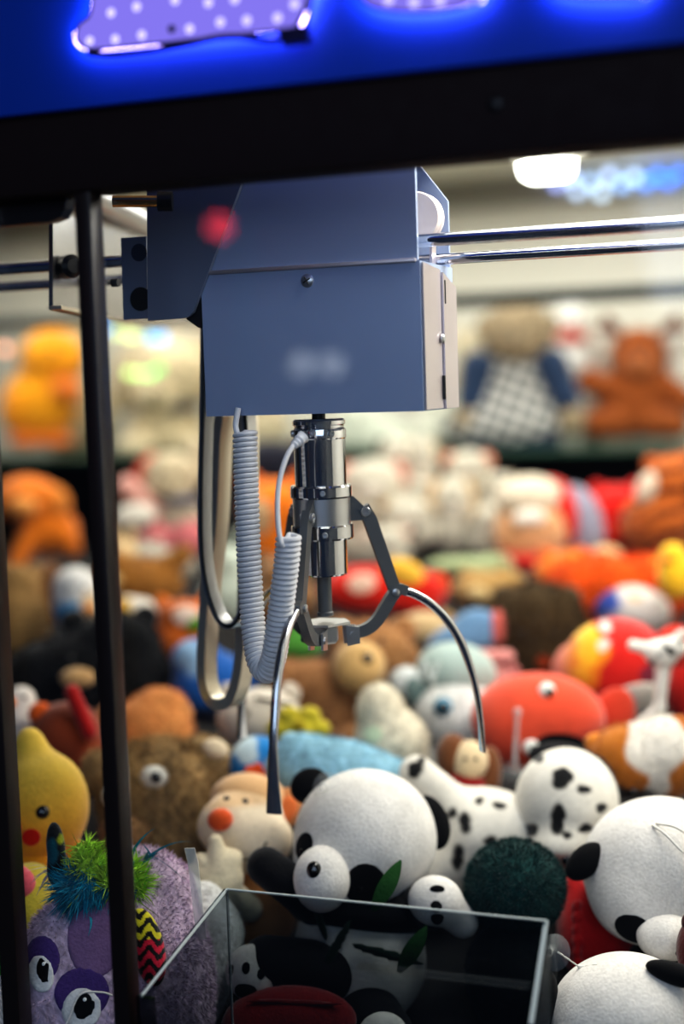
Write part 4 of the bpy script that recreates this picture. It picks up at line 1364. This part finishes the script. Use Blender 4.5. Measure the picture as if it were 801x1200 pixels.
# pale toys on the back ledge, centre
CW = (206, 200, 184)
for lab, cx, cy, ru, rv, c2, nx, ny in (
        ('white round plush dog with pink cheek, left end of the pale row', 436, 580, 42, 44, (206, 130, 112), 448, 578),
        ('slim white plush standing tall in the pale row right of the claw', 494, 552, 20, 42, (190, 170, 140), 494, 540),
        ('cream plush with a dark nose at the front of the pale row', 478, 612, 34, 32, (170, 140, 100), 486, 622),
        ('white plush with tan sides in the middle of the pale row', 530, 602, 27, 46, (196, 160, 110), 530, 590),
        ('white plush with orange blush at the upper end of the pale row', 548, 556, 30, 30, (222, 140, 110), 556, 552),
        ('cream plush with a black muzzle beside the peach-faced toy', 576, 622, 28, 34, (180, 150, 112), 584, 634),
        ('small white plush at the lower left of the pale row', 452, 640, 30, 22, (214, 176, 160), 452, 636),
        ('small white plush tucked behind the pale row near the plaid bear', 584, 576, 20, 24, (200, 186, 160), 584, 574),
        ('white plush with dark ears at the back of the pale row, left', 470, 536, 30, 26, (60, 54, 50), 470, 540),
        ('little round white plush on top of the pale row', 490, 580, 19, 19, (206, 160, 140), 490, 580)):
    e = [E(cx, cy + rv * .35, 0, ru, rv * .7, ru * .8), E(cx, cy - rv * .35, 4, ru * .85, rv * .6, ru * .75)]
    toy('plush_dog', lab, cx, cy, [('body', e + ([E(cx, cy + rv * 1.3, -4, ru, rv, ru * .7)] if cy < 590 else []), CW), ('ear', E(cx - ru * .75, cy - rv * .55, 4, ru * .26, rv * .36, 7, 15), c2), ('ear', E(cx + ru * .75, cy - rv * .55, 4, ru * .26, rv * .36, 7, -15), c2),
        ('nose', (nx, ny, max(4, ru * .17)), EYE), ('eye', (cx - ru * .25, cy - rv * .5, 3), EYE), ('eye', (cx + ru * .25, cy - rv * .5, 3), EYE), ('muzzle', E(cx, cy - rv * .12, ru * .7, ru * .4, rv * .2, ru * .25), (216, 208, 196))], 2.24 - (cy - 540) * .0013, 'pale plush dogs on the back ledge')
toy('plush_bunny', 'pale greenish white plush lying at the shelf level just right of the claw cylinder', 440, 505, [
    ('body', [E(440, 512, 0, 48, 24, 28), E(424, 492, 4, 28, 22, 22)], (216, 222, 206)), ('ear', E(410, 474, 0, 8, 18, 6, 10), (206, 212, 196)), ('ear', E(434, 472, 0, 8, 18, 6, -8), (206, 212, 196)), ('eye', (418, 490, 3), EYE)], SH)
toy('plush_bunny', 'pale plush slumped between the claw and the plaid bear', 512, 506, [
    ('body', [E(512, 510, 0, 34, 24, 26), E(520, 490, 2, 22, 20, 20)], (212, 214, 198)), ('ear', E(506, 470, 0, 7, 16, 6, 8), (200, 204, 186)), ('ear', E(534, 474, 0, 7, 15, 6, -14), (200, 204, 186)), ('eye', (516, 488, 3), EYE)], SH)
# plaid shirt bear
t = Toy('plush_bear', 'large grey beige plush bear in a plaid shirt with navy sleeves on the right shelf', 'plush toy', 605, 450, 2.33 / ray(605, 450).y)
t.part('head', [E(606, 392, 4, 42, 38, 34), E(604, 404, 26, 22, 16, 16)], plush((160, 144, 118)), k=8, fuzz=(3000, 4, .6))
t.part('ear', [E(566, 380, -4, 9, 11, 7)], plush((150, 134, 108))); t.part('ear', [E(646, 380, -4, 9, 11, 7)], plush((150, 134, 108)))
sh = [E(600, 482, 0, 66, 48, 40), E(590, 500, 16, 70, 30, 34), E(606, 440, 0, 50, 28, 30)]
t.part('shirt', sh, VC, k=10, res=60, paint=lambda x, y, w: np.where(((np.mod(x * .9 + y * .35, 17) < 5.5) | (np.mod(y * .9 - x * .35, 15) < 4.5))[:, None], np.array(lin((60, 66, 74))), np.array(lin((205, 205, 200)))))
t.part('sleeve', [C(560, 432, 14, 22, 552, 470, 24, 17)], plush((34, 54, 84)), label='navy sleeve'); t.part('sleeve', [C(644, 430, 14, 22, 662, 470, 24, 17)], plush((34, 54, 84)), label='navy sleeve')
t.part('paw', [E(548, 492, 30, 16, 18, 14)], plush((150, 134, 108))); t.part('paw', [E(668, 492, 30, 16, 18, 14)], plush((150, 134, 108)))
t.part('trousers', [C(560, 520, 26, 18, 640, 520, 26, 18)], plush((26, 38, 56)), k=4)
t.bead('nose', 604, 398, 5, EYE, on=[E(604, 404, 26, 22, 16, 16)]); t.bead('eye', 592, 386, 3, EYE, w=38); t.bead('eye', 620, 386, 3, EYE, w=38)
t.finish(ZSH + .0005)
toy('plush_bear', 'narrow cream plush at the left of the plaid bear', 546, 440, [
    ('body', [E(546, 452, 0, 20, 40, 18), E(546, 408, 0, 17, 18, 15)], (204, 192, 164)), ('ear', E(536, 390, 0, 6, 8, 5), (190, 176, 148)), ('ear', E(558, 390, 0, 6, 8, 5), (190, 176, 148))], (SH, .12))
toy('plush_reindeer', 'brown plush reindeer with antlers seated on the right shelf', 745, 440, [
    ('body', [E(742, 470, 0, 42, 42, 34), E(748, 418, 6, 33, 33, 30), C(722, 456, 14, 16, 690, 446, 22, 14), C(772, 450, 12, 15, 800, 470, 20, 13), C(728, 494, 22, 18, 698, 494, 36, 17), C(764, 494, 22, 18, 788, 496, 36, 16)], (152, 82, 36), dict(res=50, fuzz=(3500, 3.5, .6))),
    ('muzzle', E(748, 428, 32, 18, 14, 12), (178, 104, 54)), ('nose', (748, 421, 5), EYE, dict(w=44)), ('eye', (738, 408, 3.5), EYE), ('eye', (760, 408, 3.5), EYE),
    ('antler', [C(730, 398, 0, 6, 712, 374, 0, 6), C(720, 386, 0, 5, 702, 384, 0, 5)], (96, 46, 24), dict(k=3)), ('antler', [C(768, 398, 0, 6, 790, 376, 0, 6), C(780, 386, 0, 5, 802, 386, 0, 5)], (96, 46, 24), dict(k=3))], (SH, .06))
toy('plush_bear', 'white plush with a red ribbon between the plaid bear and the reindeer', 700, 418, [
    ('body', [E(700, 412, 0, 22, 30, 20), E(693, 466, 0, 26, 50, 22)], (214, 206, 196)), ('ear', E(688, 386, 0, 7, 9, 6), (206, 196, 184)), ('ear', E(714, 388, 0, 7, 9, 6), (206, 196, 184)), ('ribbon', E(688, 440, 18, 14, 12, 8), (192, 34, 26)), ('eye', (696, 406, 3), EYE)], (SH, .19))
toy('plush_lamp_glare', 'white two-ball plush with a red scarf, added in place of lamp glare left of the reindeer', 668, 400, [  # invented toy, its white balls stand in for lamp glare
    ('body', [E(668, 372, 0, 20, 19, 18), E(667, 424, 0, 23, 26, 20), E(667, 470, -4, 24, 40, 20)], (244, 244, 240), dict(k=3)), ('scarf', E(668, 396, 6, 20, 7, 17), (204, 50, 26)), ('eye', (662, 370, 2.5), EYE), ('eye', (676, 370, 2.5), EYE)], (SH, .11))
toy('plush_bear', 'white plush behind the reindeer at the right frame edge', 798, 440, [
    ('body', [E(800, 450, 0, 30, 44, 24), E(796, 408, 0, 24, 26, 20)], (214, 210, 202)), ('ear', E(780, 386, 0, 8, 9, 6), (204, 198, 190)), ('eye', (788, 404, 3), EYE)], (SH, .13))
# right side, middle depth
t = Toy('plush_boy', 'peach faced plush with a white fur hat and red scarf, left of the red plush', 'plush toy', 632, 615, 2.02)
hd = [E(622, 622, 0, 44, 44, 38)]
t.part('head', hd, plush((226, 170, 124)), res=36)
t.part('hat', [E(618, 584, 4, 40, 27, 36, -6)], plush((224, 212, 190)))
t.part('moustache', [E(622, 607, 36, 18, 10, 9), E(612, 609, 37, 11, 8, 8)], plush((238, 232, 222)), k=4)
t.part('collar', [E(622, 658, 6, 50, 13, 38)], plush((204, 36, 20)))
t.part('hood', [E(656, 600, -12, 26, 44, 30, -24)], plush((206, 40, 30)))
t.part('body', [E(680, 612, -16, 26, 46, 26, -16), E(640, 676, -8, 46, 26, 36)], plush((150, 150, 170)), k=6)
t.part('paw', [E(708, 654, 12, 20, 16, 14)], plush((232, 190, 140)))
t.bead('eye', 606, 622, 3, EYE, on=hd); t.bead('eye', 638, 622, 3, EYE, on=hd)
t.finish()
toy('plush_red', 'round scarlet plush between the fur-hatted toy and the striped tiger', 722, 602, [
    ('body', [E(722, 602, 0, 40, 34, 32), E(716, 626, 4, 34, 26, 28)], (214, 26, 16)), ('ear', E(700, 576, 4, 11, 12, 8), (200, 20, 14)), ('ear', E(744, 574, 4, 11, 12, 8), (200, 20, 14))], 2.1)
t = Toy('plush_tiger', 'orange brown striped plush tiger at the right edge, middle height', 'plush toy', 778, 595, 2.0)
t.part('body', [E(774, 612, 0, 48, 38, 40, -10), E(790, 566, 2, 34, 34, 32)], VC, k=10, res=50, fuzz=(4000, 4, .6), paint=lambda x, y, w: np.where((np.sin(y * .27 + x * .14 + 1.2 * np.sin(x * .1)) > .35)[:, None], np.array(lin((84, 36, 12))), np.array(lin((204, 110, 40)))))
t.part('chest_patch', [E(758, 572, 24, 12, 20, 12, 20)], plush((222, 206, 186)))
t.part('ear', [E(764, 544, 4, 11, 11, 7)], plush((180, 88, 30))); t.part('ear', [E(806, 538, 4, 11, 11, 7)], plush((180, 88, 30)))
t.finish()
t = Toy('plush_lion', 'fluffy orange plush with a white and blue patch above the ball toy', 'plush toy', 715, 690, 1.82)
t.part('body', [E(700, 690, -4, 62, 40, 42), E(760, 690, -10, 46, 40, 36)], plush((232, 96, 24)), k=12, fuzz=(6000, 6, .8))
t.part('face', [E(738, 712, 22, 46, 28, 26, 8)], VC, paint=blob_paint((226, 220, 214), [(700, 704, 24, (58, 84, 170), 1.0), (742, 700, 6, (220, 170, 90), .6)], 4))
t.part('ear', [E(668, 660, 2, 16, 16, 9)], plush((240, 132, 50))); t.part('ear', [E(776, 672, 6, 20, 22, 10)], plush((240, 190, 46)))
t.finish()
toy('plush_bear', 'light orange plush face squeezed in under the fur-hatted toy', 666, 662, [
    ('body', [E(660, 672, -4, 36, 26, 22)], (232, 128, 46)), ('ear', E(640, 652, 0, 10, 10, 7), (222, 110, 36)), ('ear', E(680, 650, 0, 10, 10, 7), (222, 110, 36))], 1.87)
toy('plush_shaggy', 'dark brown shaggy plush right of the claw finger', 628, 735, [
    ('body', [E(628, 728, 0, 56, 44, 44), E(630, 760, -2, 54, 40, 40)], (84, 66, 40), dict(fuzz=(7000, 9, .7))), ('ear', E(590, 700, 4, 14, 14, 9), (74, 58, 34)), ('ear', E(666, 700, 4, 14, 14, 9), (74, 58, 34)), ('nose', (636, 774, 9), (196, 70, 30)), ('eye', (612, 742, 4), EYE), ('eye', (648, 742, 4), EYE)], 1.74)
t = Toy('plush_fish', 'coral red round plush fish with small googly eyes, right of the right claw tip', 'plush toy', 632, 838, 1.49)
bd = [E(630, 842, 0, 78, 54, 50), E(608, 856, 6, 44, 48, 42)]
t.part('body', bd, plush((222, 82, 54), bump=.25), k=14, res=46)
for x, y in ((640, 810), (622, 874)):
    w0 = t.front(bd, 14, x, y)
    a = t.part('eye', [E(x, y, w0, 9.5, 9.5, 7)], WHITE_EYE, res=14)
    t.bead('pupil', x + 3, y + 2, 5.5, solid('green_black_pupil', (10, 40, 24), .15), w=w0 + 5, parent=a)
t.part('mouth', [E(655, 872, 30, 34, 16, 30, 6)], FELT_BLK, on=bd, onk=14, t=1.4)
t.part('tail_fin', [E(716, 840, -14, 26, 38, 12, 20)], plush((206, 66, 42)))
t.cup(603, 905, 46, 13, tilt=.2)
t.part('hook', [C(607, 836, 50, 3.2, 604, 892, 52, 2.6), E(607, 835, 50, 5, 5, 4)], frost('clear_vinyl', (225, 230, 230), .35), k=3, label='clear plastic hook')
t.finish()
# ball-shaped toy with flame and white calf above it
t = Toy('plush_ball', 'red ball-shaped plush with yellow flame patch and white dots at the right', 'plush toy', 722, 785, 1.58)
bd = [E(722, 782, 0, 62, 58, 54)]
t.part('body', bd, VC, res=54, paint=blob_paint((206, 34, 26), [(682, 776, 30, (240, 140, 30), 1.3), (690, 756, 15, (246, 190, 40), 1.6), (684, 790, 12, (246, 180, 40), .8), (709, 735, 7, (235, 214, 206)), (707, 757, 7, (235, 214, 206)), (762, 790, 12, (120, 22, 50), 1.4)], 1.6))
t.part('face_patch', [E(738, 822, 30, 36, 22, 40, -24)], plush((228, 222, 212)), on=bd, t=2, onk=0)
t.bead('eye', 733, 822, 7, EYE, on=bd, k=0, flat=.5)
t.part('fin', [E(664, 776, -4, 14, 24, 9, 30)], plush((226, 140, 120)))
t.part('fin', [E(790, 756, -8, 24, 24, 14, 10)], plush((216, 50, 30)))
t.finish()
t = Toy('plush_calf', 'white plush calf with black spots leaning on the red ball-shaped plush', 'plush toy', 775, 770, 1.46)
t.part('head', [E(774, 766, 0, 20, 17, 16, 10), E(788, 758, 4, 17, 13, 13), C(766, 762, 2, 8, 742, 757, 2, 7), C(776, 782, -2, 9, 772, 830, -8, 7), C(772, 830, -8, 7, 750, 850, -8, 7)], VC, k=5, res=54, paint=blob_paint((228, 224, 216), [(785, 763, 5, BLACK), (764, 777, 3.5, BLACK), (796, 752, 4, BLACK), (772, 768, 2.5, BLACK)], .8))
t.bead('eye', 779, 758, 3, EYE, w=18)
t.part('ear', [E(796, 744, 0, 10, 6, 5, -30)], plush((214, 208, 200)))
t.finish()
toy('plush_chick', 'yellow plush at the right frame edge beside the fluffy orange one', 792, 672, [
    ('body', [E(792, 676, 0, 22, 28, 20), E(788, 652, 2, 16, 16, 14)], (240, 190, 40)), ('beak', E(782, 656, 16, 6, 4, 6), (230, 120, 30)), ('eye', (786, 648, 2.5), EYE)], 1.73)
toy('plush_red', 'red plush filling the gap right of the white calf', 800, 800, [
    ('body', [E(802, 800, 0, 26, 46, 24), E(800, 760, -6, 20, 26, 18)], (190, 30, 22)), ('ear', E(792, 752, 10, 9, 9, 6), (214, 60, 30))], 1.66)
toy('plush_guinea_pig', 'orange and white plush guinea pig, right side above the right panda', 748, 884, [
    ('body', [E(738, 890, 0, 54, 42, 42, -6), E(780, 884, 2, 44, 46, 40)], None, dict(res=50, fuzz=(7000, 4, .6), paint=blob_paint((192, 116, 32), [(768, 868, 32, (228, 222, 212), 1.5), (770, 918, 13, (228, 222, 212), 1.6), (720, 932, 18, (40, 26, 16), .7), (752, 934, 16, (30, 22, 16), .6)], 2.5))),
    ('ear', E(700, 874, 10, 15, 13, 9, 20), (214, 130, 44)), ('ear', E(794, 850, 10, 16, 13, 9), (176, 98, 28)), ('nose', (742, 925, 8), EYE)], 1.40)
toy('plush_doll', 'small plush with cream face and dark red body below the right claw tip', 546, 908, [
    ('body', [E(544, 926, 0, 28, 30, 22)], (140, 22, 20)), ('head', [E(550, 892, 8, 22, 24, 18)], (222, 198, 160)), ('hair', [E(530, 886, 2, 20, 26, 18), E(574, 904, -2, 14, 30, 14)], (116, 70, 38), dict(k=4)), ('eye', (545, 890, 2.5), EYE, dict(w=26)), ('eye', (557, 890, 2.5), EYE, dict(w=26))], 1.42)
# cat with hood
t = Toy('plush_cat', 'white plush cat with a blue eye and grey green hood, inside the claw arc', 'plush toy', 520, 815, 1.56)
hd = [E(536, 838, 0, 52, 44, 44), E(556, 848, 26, 26, 22, 20)]
t.part('head', hd, plush((222, 222, 218)), k=10, res=40, fuzz=(2500, 3, .5))
t.part('hood', [E(534, 788, -10, 48, 36, 40, 8)], plush((168, 186, 180)))
er = t.part('ear', [E(476, 800, 0, 20, 19, 11)], plush((214, 218, 216)))
t.part('ear_lining', [E(489, 812, 8, 14, 20, 7, -30)], plush((112, 132, 130)), parent=er)
a = t.part('eye', [E(519, 828, 40, 11, 11, 8)], solid('blue_eye', (50, 120, 150), .2), res=16)
t.bead('pupil', 519, 829, 6.5, EYE, w=46, parent=a)
t.bead('nose', 557, 846, 6, EYE, on=hd, k=10)
t.part('stitching', [C(492, 800, 32, 1.8, 498, 776, 32, 1.8), C(498, 776, 32, 1.8, 506, 800, 34, 1.8), C(506, 800, 34, 1.8, 512, 778, 34, 1.8)], plush((214, 222, 220)), k=1, res=40)
t.part('body', [E(520, 890, -14, 50, 34, 34)], plush((206, 206, 200)))
t.finish()
toy('plush_bear', 'cream cone-shaped plush with fine pile between the teddy and the cat', 455, 862, [
    ('body', [E(458, 872, 0, 44, 44, 38), E(446, 836, 2, 28, 36, 28, -8)], (212, 204, 184), dict(fuzz=(5000, 3, .5))), ('foot', E(430, 908, 18, 18, 12, 14), (204, 194, 172)), ('badge', E(436, 860, 40, 12, 10, 30), (196, 210, 180), dict(flush=1))], 1.47)
t = Toy('plush_teddy', 'brown plush teddy bear with a light muzzle looking right, behind the claw hub', 'plush toy', 405, 790, 1.62)
hd = [E(436, 768, 0, 50, 42, 44), E(470, 780, -6, 24, 24, 24)]
t.part('head', hd, plush((172, 126, 82)), k=10, res=40, fuzz=(5000, 4, .7))
mz = [E(420, 782, 40, 31, 31, 26)]
t.part('muzzle', mz, plush((206, 168, 112)), res=30)
t.bead('nose', 429, 773, 7, EYE, on=mz)
t.bead('eye', 408, 752, 4, EYE, on=hd); t.bead('eye', 446, 754, 4, EYE, on=hd)
t.part('ear', [E(400, 738, -6, 18, 16, 10)], plush((160, 114, 72))); t.part('ear', [E(472, 738, -8, 17, 17, 10)], plush((160, 114, 72)))
t.part('body', [E(385, 826, -10, 60, 54, 46), C(372, 800, 12, 26, 336, 792, 26, 20)], plush((166, 120, 80)), k=12, fuzz=(5000, 4, .7), res=40)
t.part('foot', [E(410, 868, 22, 26, 22, 20)], plush((156, 112, 74)))
t.finish()
# centre: red fish, small bits
toy('plush_fish', 'red plush with white patch and yellow crest, behind the claw hub', 440, 692, [
    ('body', [E(430, 692, 0, 56, 30, 34), E(486, 696, 0, 36, 30, 28)], (210, 32, 12), dict(res=44)), ('crest', E(472, 672, 18, 26, 17, 14, 20), (236, 184, 66)), ('face_patch', E(424, 684, 30, 17, 12, 40, -10), (230, 190, 170), dict(flush=1)), ('tail_fin', E(510, 690, 2, 16, 20, 9, 20), (226, 70, 16)), ('eye', (426, 682, 4), EYE)], 1.84)
toy('plush_dog', 'beige plush muzzle squeezed below the red plush with the yellow crest', 496, 738, [
    ('body', [E(498, 738, 0, 34, 22, 24), E(470, 742, 2, 18, 16, 14)], (206, 176, 132)), ('ear', E(524, 728, 4, 10, 14, 7, -20), (176, 140, 96)), ('nose', (478, 742, 4), EYE)], 1.76)
toy('plush_whale', 'denim blue plush with pink tail tip right of the claw elbow', 540, 742, [
    ('body', [E(540, 752, 0, 42, 22, 24, -14), E(554, 734, 0, 28, 20, 18, -20)], (104, 140, 176)), ('tail_tip', E(582, 736, 2, 10, 22, 12), (214, 106, 96)), ('eye', (524, 752, 3), EYE)], 1.72)
toy('plush_pig', 'pink plush arm and shoulder under the denim blue plush', 575, 778, [
    ('body', [E(576, 796, -6, 30, 24, 22), C(556, 772, 8, 11, 594, 770, 8, 9)], (214, 142, 136), dict(k=6)), ('ear', E(600, 788, 2, 9, 11, 6), (200, 120, 116))], 1.64)
toy('plush_tan', 'golden tan plush low in the back row between the red plush and shaggy one', 568, 690, [
    ('body', [E(566, 692, 0, 38, 24, 26), E(596, 690, -2, 24, 22, 20)], (176, 140, 84)), ('ear', E(546, 674, 4, 9, 9, 6), (160, 124, 72)), ('ear', E(588, 672, 4, 9, 9, 6), (160, 124, 72)), ('muzzle', E(560, 696, 22, 14, 10, 10), (206, 180, 130))], 1.90)
toy('plush_frog', 'lime green plush lying flat at the foot of the pale row', 560, 664, [
    ('body', [E(548, 664, 0, 52, 12, 22), E(582, 660, 4, 18, 11, 14)], (170, 184, 140)), ('eye', (588, 654, 3.5), EYE)], 1.98)
toy('plush_cat', 'round cream plush with a black stitched mouth beneath the coiled cord', 302, 838, [
    ('head', [E(304, 842, 0, 50, 36, 38)], (218, 208, 194)), ('ear', E(268, 814, 2, 14, 14, 8, -20), (210, 198, 184)), ('ear', E(338, 814, 2, 14, 14, 8, 20), (210, 198, 184)), ('eye', (290, 836, 4), EYE), ('mouth', C(300, 818, 36, 2, 340, 826, 32, 2), FELT_BLK)], 1.53)
toy('plush_flower', 'olive yellow petalled plush between the claw finger and the teddy', 350, 850, [
    ('body', [E(350, 856, 0, 22, 18, 16)] + [E(350 + 24 * math.cos(a), 854 + 18 * math.sin(a), 2, 14, 11, 10) for a in np.arange(6) * 1.047], (196, 178, 48), dict(k=3, res=50)), ('button', (350, 852, 7), (150, 130, 30))], 1.47)
# left, middle depth
toy('plush_bear', 'big black furry plush with a tan muzzle, left of the metal loops', 112, 795, [
    ('body', [E(112, 800, 0, 92, 62, 56), E(136, 758, 4, 52, 40, 40), E(52, 800, 4, 48, 48, 40)], (16, 17, 20), dict(res=44, fuzz=(8000, 5, .8))), ('muzzle', E(92, 794, 58, 20, 12, 12), (196, 158, 108)), ('ear', E(86, 728, 0, 15, 14, 9), (18, 18, 20)), ('ear', E(170, 724, 0, 15, 14, 9), (18, 18, 20)), ('eye', (84, 772, 4), EYE), ('eye', (116, 770, 4), EYE)], 1.63)
toy('plush_red', 'red and rust plush under the black furry one, between the posts', 82, 850, [
    ('body', [E(78, 862, 0, 44, 40, 34), E(104, 900, 4, 34, 34, 28)], (134, 58, 28)), ('strap', C(84, 812, 34, 9, 104, 858, 34, 9), (170, 22, 20)), ('ear', E(48, 836, 6, 14, 14, 9), (222, 96, 24)), ('foot', E(112, 905, 28, 22, 18, 16), (222, 112, 34))], 1.46)
toy('plush_penguin', 'white plush with orange patch at the far left, beside the black furry one', 20, 842, [
    ('body', [E(20, 850, 0, 26, 34, 24), E(24, 822, 2, 18, 18, 16)], (222, 214, 206)), ('beak', E(10, 824, 16, 10, 6, 8), (230, 120, 30)), ('eye', (28, 818, 3), EYE)], 1.48)
toy('plush_bear', 'tan curly plush at the far left edge below the orange dog', 20, 718, [
    ('body', [E(18, 724, 0, 38, 46, 34), E(22, 684, 2, 26, 22, 22)], (170, 134, 84), dict(fuzz=(3000, 4, .8))), ('ear', E(4, 668, 2, 9, 9, 6), (156, 120, 74)), ('ear', E(42, 670, 2, 9, 9, 6), (156, 120, 74))], 1.80)
toy('plush_penguin', 'white and sky blue plush bird beside the left post, middle of the pile', 90, 704, [
    ('body', [E(90, 708, 0, 28, 36, 26), E(88, 686, 4, 26, 22, 22)], None, dict(paint=blob_paint((226, 224, 220), [(84, 724, 26, (56, 140, 190), .8), (104, 716, 14, (220, 190, 150), 1.4)], 4))), ('beak', E(104, 714, 22, 8, 6, 8), (232, 140, 40)), ('eye', (82, 690, 3), EYE), ('eye', (98, 690, 3), EYE)], 1.76)
toy('plush_bear', 'dark brown plush wedged left of the white and sky blue bird', 56, 700, [
    ('body', [E(58, 700, -4, 24, 36, 24), E(52, 674, 0, 20, 16, 16)], (110, 72, 40)), ('ear', E(40, 664, 2, 7, 7, 5), (100, 64, 34)), ('ear', E(64, 662, 2, 7, 7, 5), (100, 64, 34))], 1.86)
toy('plush_teddy', 'golden brown plush bear lying across the pile left of the metal loops', 168, 680, [
    ('body', [E(168, 684, 0, 46, 30, 32), E(140, 672, 4, 24, 24, 22), C(192, 668, 6, 14, 214, 650, 8, 11)], (168, 116, 54), dict(fuzz=(2500, 4, .8))), ('ear', E(128, 652, 2, 9, 9, 6), (150, 100, 44)), ('muzzle', E(134, 680, 24, 11, 9, 9), (206, 170, 112)), ('eye', (132, 666, 3), EYE)], 1.86)
toy('plush_bunny', 'small cream plush peeking out above the golden bear', 142, 648, [
    ('body', [E(142, 652, 0, 22, 20, 18)], (226, 196, 150)), ('ear', E(134, 630, 0, 6, 13, 5, -8), (216, 184, 138)), ('ear', E(152, 630, 0, 6, 13, 5, 8), (216, 184, 138)), ('eye', (138, 648, 2.5), EYE)], 1.97)
toy('plush_bear', 'pale grey plush behind the golden bear near the dark metal loop', 190, 660, [
    ('body', [E(196, 664, -4, 34, 22, 22), E(172, 652, 0, 20, 15, 15)], (190, 182, 168)), ('ear', E(166, 638, 0, 7, 7, 5), (176, 168, 154)), ('ear', E(184, 638, 0, 7, 7, 5), (176, 168, 154))], 1.98)
toy('plush_penguin', 'white egg-shaped plush with a yellow bib, right of the left post', 160, 726, [
    ('body', [E(164, 728, 0, 26, 28, 24), E(148, 716, 4, 16, 18, 15)], None, dict(paint=blob_paint((224, 216, 204), [(142, 716, 14, (226, 178, 60), 1.0)], 4))), ('beak', E(136, 712, 14, 7, 5, 6), (232, 150, 50)), ('eye', (146, 704, 2.5), EYE)], 1.74)
toy('plush_fox', 'orange plush with a white face and green leaf beside the dark metal loop', 214, 742, [
    ('body', [E(212, 752, 0, 38, 30, 30, 20), E(216, 724, 4, 34, 22, 26)], (206, 104, 34)), ('face_patch', E(218, 722, 28, 16, 12, 40), (232, 206, 190), dict(flush=1)), ('leaf', E(230, 732, 30, 12, 8, 4, -20), (96, 150, 44)), ('ear', E(190, 706, 2, 9, 10, 6, -20), (226, 120, 36)), ('ear', E(240, 704, 2, 9, 10, 6, 20), (226, 120, 36)), ('eye', (208, 716, 2.5), EYE)], 1.72)
toy('plush_whale', 'bright blue plush with pale belly behind the hanging metal loops', 250, 800, [
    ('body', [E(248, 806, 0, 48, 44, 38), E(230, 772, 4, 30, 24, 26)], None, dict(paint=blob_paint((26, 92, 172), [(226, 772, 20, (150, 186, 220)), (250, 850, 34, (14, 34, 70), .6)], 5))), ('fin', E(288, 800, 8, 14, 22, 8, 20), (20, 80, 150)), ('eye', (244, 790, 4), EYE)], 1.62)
# small gap fillers that the photo shows as blurred colour
toy('plush_bear', 'brown plush between the golden bear and the red plush, behind the cord', 335, 700, [
    ('body', [E(334, 706, 0, 40, 34, 30), E(330, 676, 2, 30, 24, 24)], (150, 110, 70)), ('ear', E(308, 656, 0, 10, 10, 6), (136, 98, 60)), ('ear', E(354, 656, 0, 10, 10, 6), (136, 98, 60))], 1.90)
toy('plush_frog', 'green plush low behind the coiled cord', 345, 748, [
    ('body', [E(342, 756, 0, 36, 20, 24), E(346, 740, 2, 22, 14, 16)], (84, 150, 60)), ('eye', (338, 732, 4), EYE), ('eye', (354, 732, 4), EYE)], 1.74)
toy('plush_bunny', 'pale mint plush between the metal loops and the coiled cord', 268, 690, [
    ('body', [E(270, 698, 0, 34, 34, 28), E(268, 664, 2, 26, 24, 22)], (200, 210, 196)), ('ear', E(258, 634, 0, 7, 18, 5), (190, 200, 186)), ('ear', E(282, 634, 0, 7, 18, 5), (190, 200, 186)), ('eye', (262, 660, 3), EYE)], 1.92)
# string of small coloured lamps at the back, upper left, and lilac-blue lamps upper right
for lab, grp, dd, r, items in (
        ('small coloured lamp hanging from the dark rail behind the left post', 'coloured lamps at upper left', 2.152, .0075,
         [(122, 384, (90, 170, 250)), (136, 390, (190, 210, 140)), (150, 393, (214, 222, 140)), (158, 394, (206, 220, 150)), (178, 396, (60, 190, 240)), (190, 396, (40, 160, 240)), (152, 437, (190, 226, 130)), (164, 438, (180, 230, 130)), (176, 438, (150, 230, 120)), (186, 432, (60, 190, 90)), (6, 409, (255, 170, 130))]),
        ('small pale blue lamp in the cluster under the ceiling at upper right', 'pale blue lamps at upper right', YB - .063, .009,
         [(652, 214, (170, 180, 250)), (668, 208, (180, 200, 250)), (676, 224, (190, 210, 240)), (692, 214, (170, 200, 240)), (704, 226, (200, 220, 240)), (714, 206, (190, 210, 250)), (728, 216, (150, 190, 250)), (742, 208, (190, 215, 250)), (756, 214, (70, 140, 250)), (770, 206, (60, 130, 250)), (782, 212, (50, 120, 250)), (796, 204, (60, 130, 250))])):
    for x, y, c in items:
        p = PY(x, y, dd)
        r0 = thing('small_lamp', lab, 'lamp', p, grp)
        MB().sphere(p, r, 12).build('bulb', glow('lamp_' + '_'.join(map(str, c)), c, 3.5), r0, smooth=True)
        if dd < 2.3:
            MB().tube([p + Vector((0, 0, r * .7)), Vector((p.x, p.y, (ra.z + rb.z) / 2 - .008))], .0008, 6).build('wire', M_BLACKP, r0)
        else:
            MB().lathe(p + Vector((0, r * .6, 0)), [(r * .6, 0), (r * .5, r * .9)], 10, Vector((0, 1, 0))).build('socket', M_BLACKP, r0, smooth=True)
